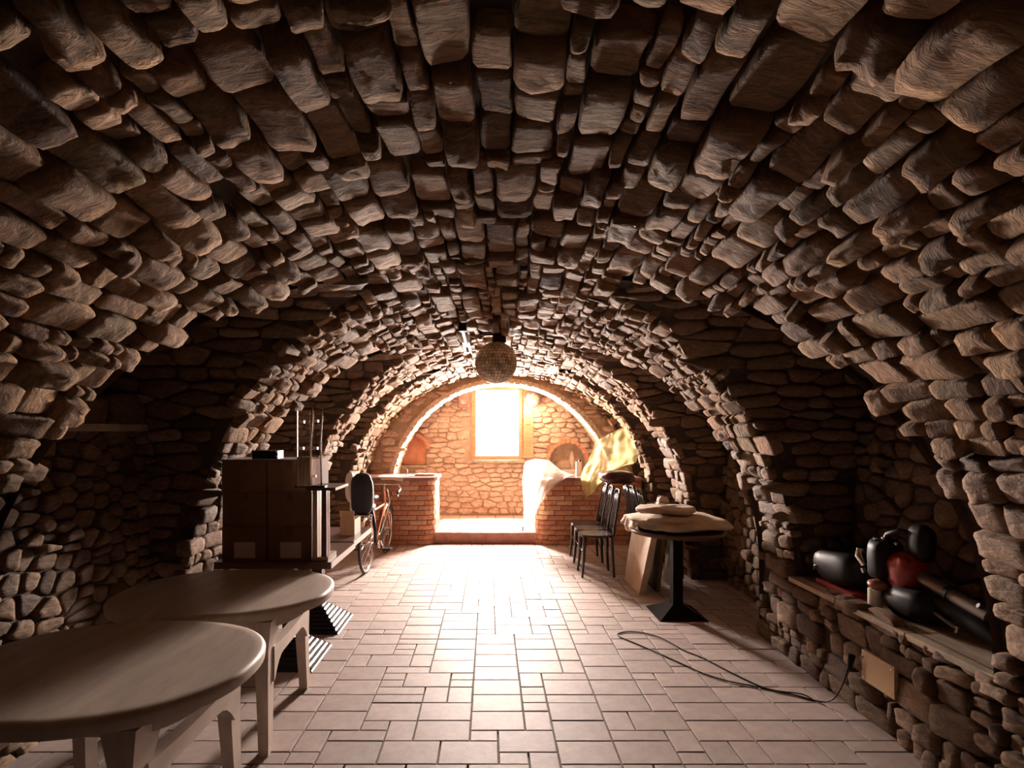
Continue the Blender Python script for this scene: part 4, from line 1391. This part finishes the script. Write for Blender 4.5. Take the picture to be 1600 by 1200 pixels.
# things in the right wall niche
t = thing('plaster_figure', 'pale rough plaster model standing in the right arched wall niche', 'ornament', (1.33, YE + .19, .886))
bm = bmesh.new(); blob(bm, (-.04, 0, .13), (.16, .09, .12), 18, 12, .35, 12); part('rock', bm, M['linen'], t, smooth=True)
bm = bmesh.new(); lathe(bm, [(.05, .0), (.045, .12), (.06, .2), (.03, .33), (.008, .38)], 14, (.11, -.02, 0)); part('spire', bm, M['white_cloth'], t, smooth=True)
t = thing('book', 'pale book lying flat in front of the plaster model in the right niche', 'book', (1.36, YE + .00, .887))
bx('cover', (-.11, -.07, 0), (.11, .07, .006), M['white_cloth'], t, 0); bx('pages', (-.105, -.065, .006), (.108, .065, .05), M['paper'], t, .003); bx('cover', (-.11, -.07, .05), (.11, .07, .056), M['white_cloth'], t, 0)

# ------------------------------------------------------------------ on the counters
t = thing('white_bottle', 'square white bottle with a dark cap standing on the right counter', 'bottle', (1.30, 7.85, .95))
bx('body', (-.04, -.03, 0), (.04, .03, .21), M['white_plastic'], t, .008)
bm = bmesh.new(); tube(bm, [(.018, 0, .21), (.018, 0, .24)], .017, 12); part('cap', bm, M['maroon'], t)
bx('green_strip', (.0405, -.02, .01), (.046, .02, .2), M['green_board'], t, 0, label='green strip along one edge')
t = thing('white_cloth', 'sheer white cloth draped over the corner of the right brick counter', 'cloth', (.80, 7.7, .95))
def rel(v, c=(.80, 7.7, .95)): return tuple(v[i] - c[i] for i in range(3))
bm = bmesh.new()
rows = [
    [(.66, 8.15, .965), (.80, 8.15, .965), (.95, 8.15, .965), (1.1, 8.1, .965), (1.20, 8.05, .965)],
    [(.54, 8.00, 1.15), (.68, 8.00, 1.19), (.88, 8.00, 1.17), (1.05, 7.98, 1.03), (1.20, 7.9, .965)],
    [(.50, 7.72, 1.13), (.62, 7.72, 1.19), (.86, 7.72, 1.16), (1.0, 7.72, 1.02), (1.22, 7.7, .965)],
    [(.46, 7.56, .90), (.56, 7.50, .94), (.76, 7.47, .96), (.98, 7.47, .93), (1.08, 7.50, .957)],
    [(.48, 7.58, .55), (.55, 7.52, .58), (.66, 7.47, .70), (.80, 7.47, .80), (.98, 7.49, .90)],
    [(.48, 7.62, .18), (.54, 7.60, .18), (.60, 7.50, .34), (.68, 7.48, .56), (.90, 7.50, .86)]]
sheet(bm, [[rel(q) for q in r_] for r_ in rows], nu=48, nv=50, wr=.028, fr=5, seed=4)
part('cloth_sheet', bm, M['sheer_white'], t, smooth=True)
t = thing('net_cloth', 'yellow-green net cloth hanging between the stone pier and the right counter', 'cloth', (1.7, 7.42, 1.1))
bm = bmesh.new()
def pr(px, py, y): p = P(px, py, y); return (p.x - 1.7, p.y - 7.42, p.z - 1.1)
rows = [[pr(938, 688, 7.62), pr(962, 676, 7.55), pr(992, 660, 7.42)],
        [pr(932, 703, 7.56), pr(962, 697, 7.48), pr(999, 686, 7.36)],
        [pr(922, 724, 7.52), pr(958, 716, 7.42), pr(1004, 711, 7.32)],
        [pr(912, 744, 7.48), pr(950, 731, 7.38), pr(1000, 722, 7.30)],
        [pr(916, 760, 7.45), pr(938, 747, 7.38), pr(966, 733, 7.36)],
        [pr(921, 780, 7.45), pr(931, 770, 7.40), pr(944, 756, 7.40)]]
sheet(bm, rows, nu=40, nv=44, wr=.05, fr=1.3, seed=9)
for v in bm.verts:
    n_ = noise.noise_vector(v.co * 9); v.co += Vector((.012 * n_.x, .05 * n_.y, .014 * n_.z))
    v.co.x -= .05
part('cloth_sheet', bm, M['sheer_net'], t, smooth=True)
t = thing('newspaper', 'open pale newspaper lying over the edge of the left counter top', 'newspaper', (-1.35, 7.80, .951))
bm = bmesh.new()
sheet(bm, [[(-.25, .2, .004), (0, .2, .004), (.25, .2, .004)], [(-.25, -.1, .006), (0, -.12, .012), (.2, -.1, .006)], [(-.2, -.27, .012), (.0, -.28, .012), (.16, -.30, .008)], [(-.15, -.32, -.03), (0, -.33, -.025), (.14, -.34, -.05)]], nu=14, nv=16, wr=.0, axis=2)
part('sheet', bm, M['paper'], t, smooth=True)
bm = bmesh.new(); tube(bm, smooth_path([(.14, -.30, .01), (.19, -.30, .04), (.20, -.28, .10), (.17, -.26, .13), (.13, -.24, .14)]), .006, 6); part('curled_edge', bm, M['paper'], t, smooth=True)
t = thing('paper_stack', 'low stack of pale sheets on the inner corner of the left counter', 'papers', (-.95, 7.98, .951))
for k in range(4): bx('sheet', (-.15 + .01 * k, -.12, .006 * k), (.13 + .008 * k, .12 - .01 * k, .005 + .006 * k), M['paper'], t, 0)
t = thing('wall_socket', 'small black double socket at the edge of the bright platform under the white cloth', 'socket', (.50, 7.80, .16))
bx('body', (-.03, -.02, 0), (.03, .02, .055), M['black_plastic'], t, .004)
bx('band', (-.031, -.021, .024), (.031, .021, .031), M['white_plastic'], t, 0, label='pale band')
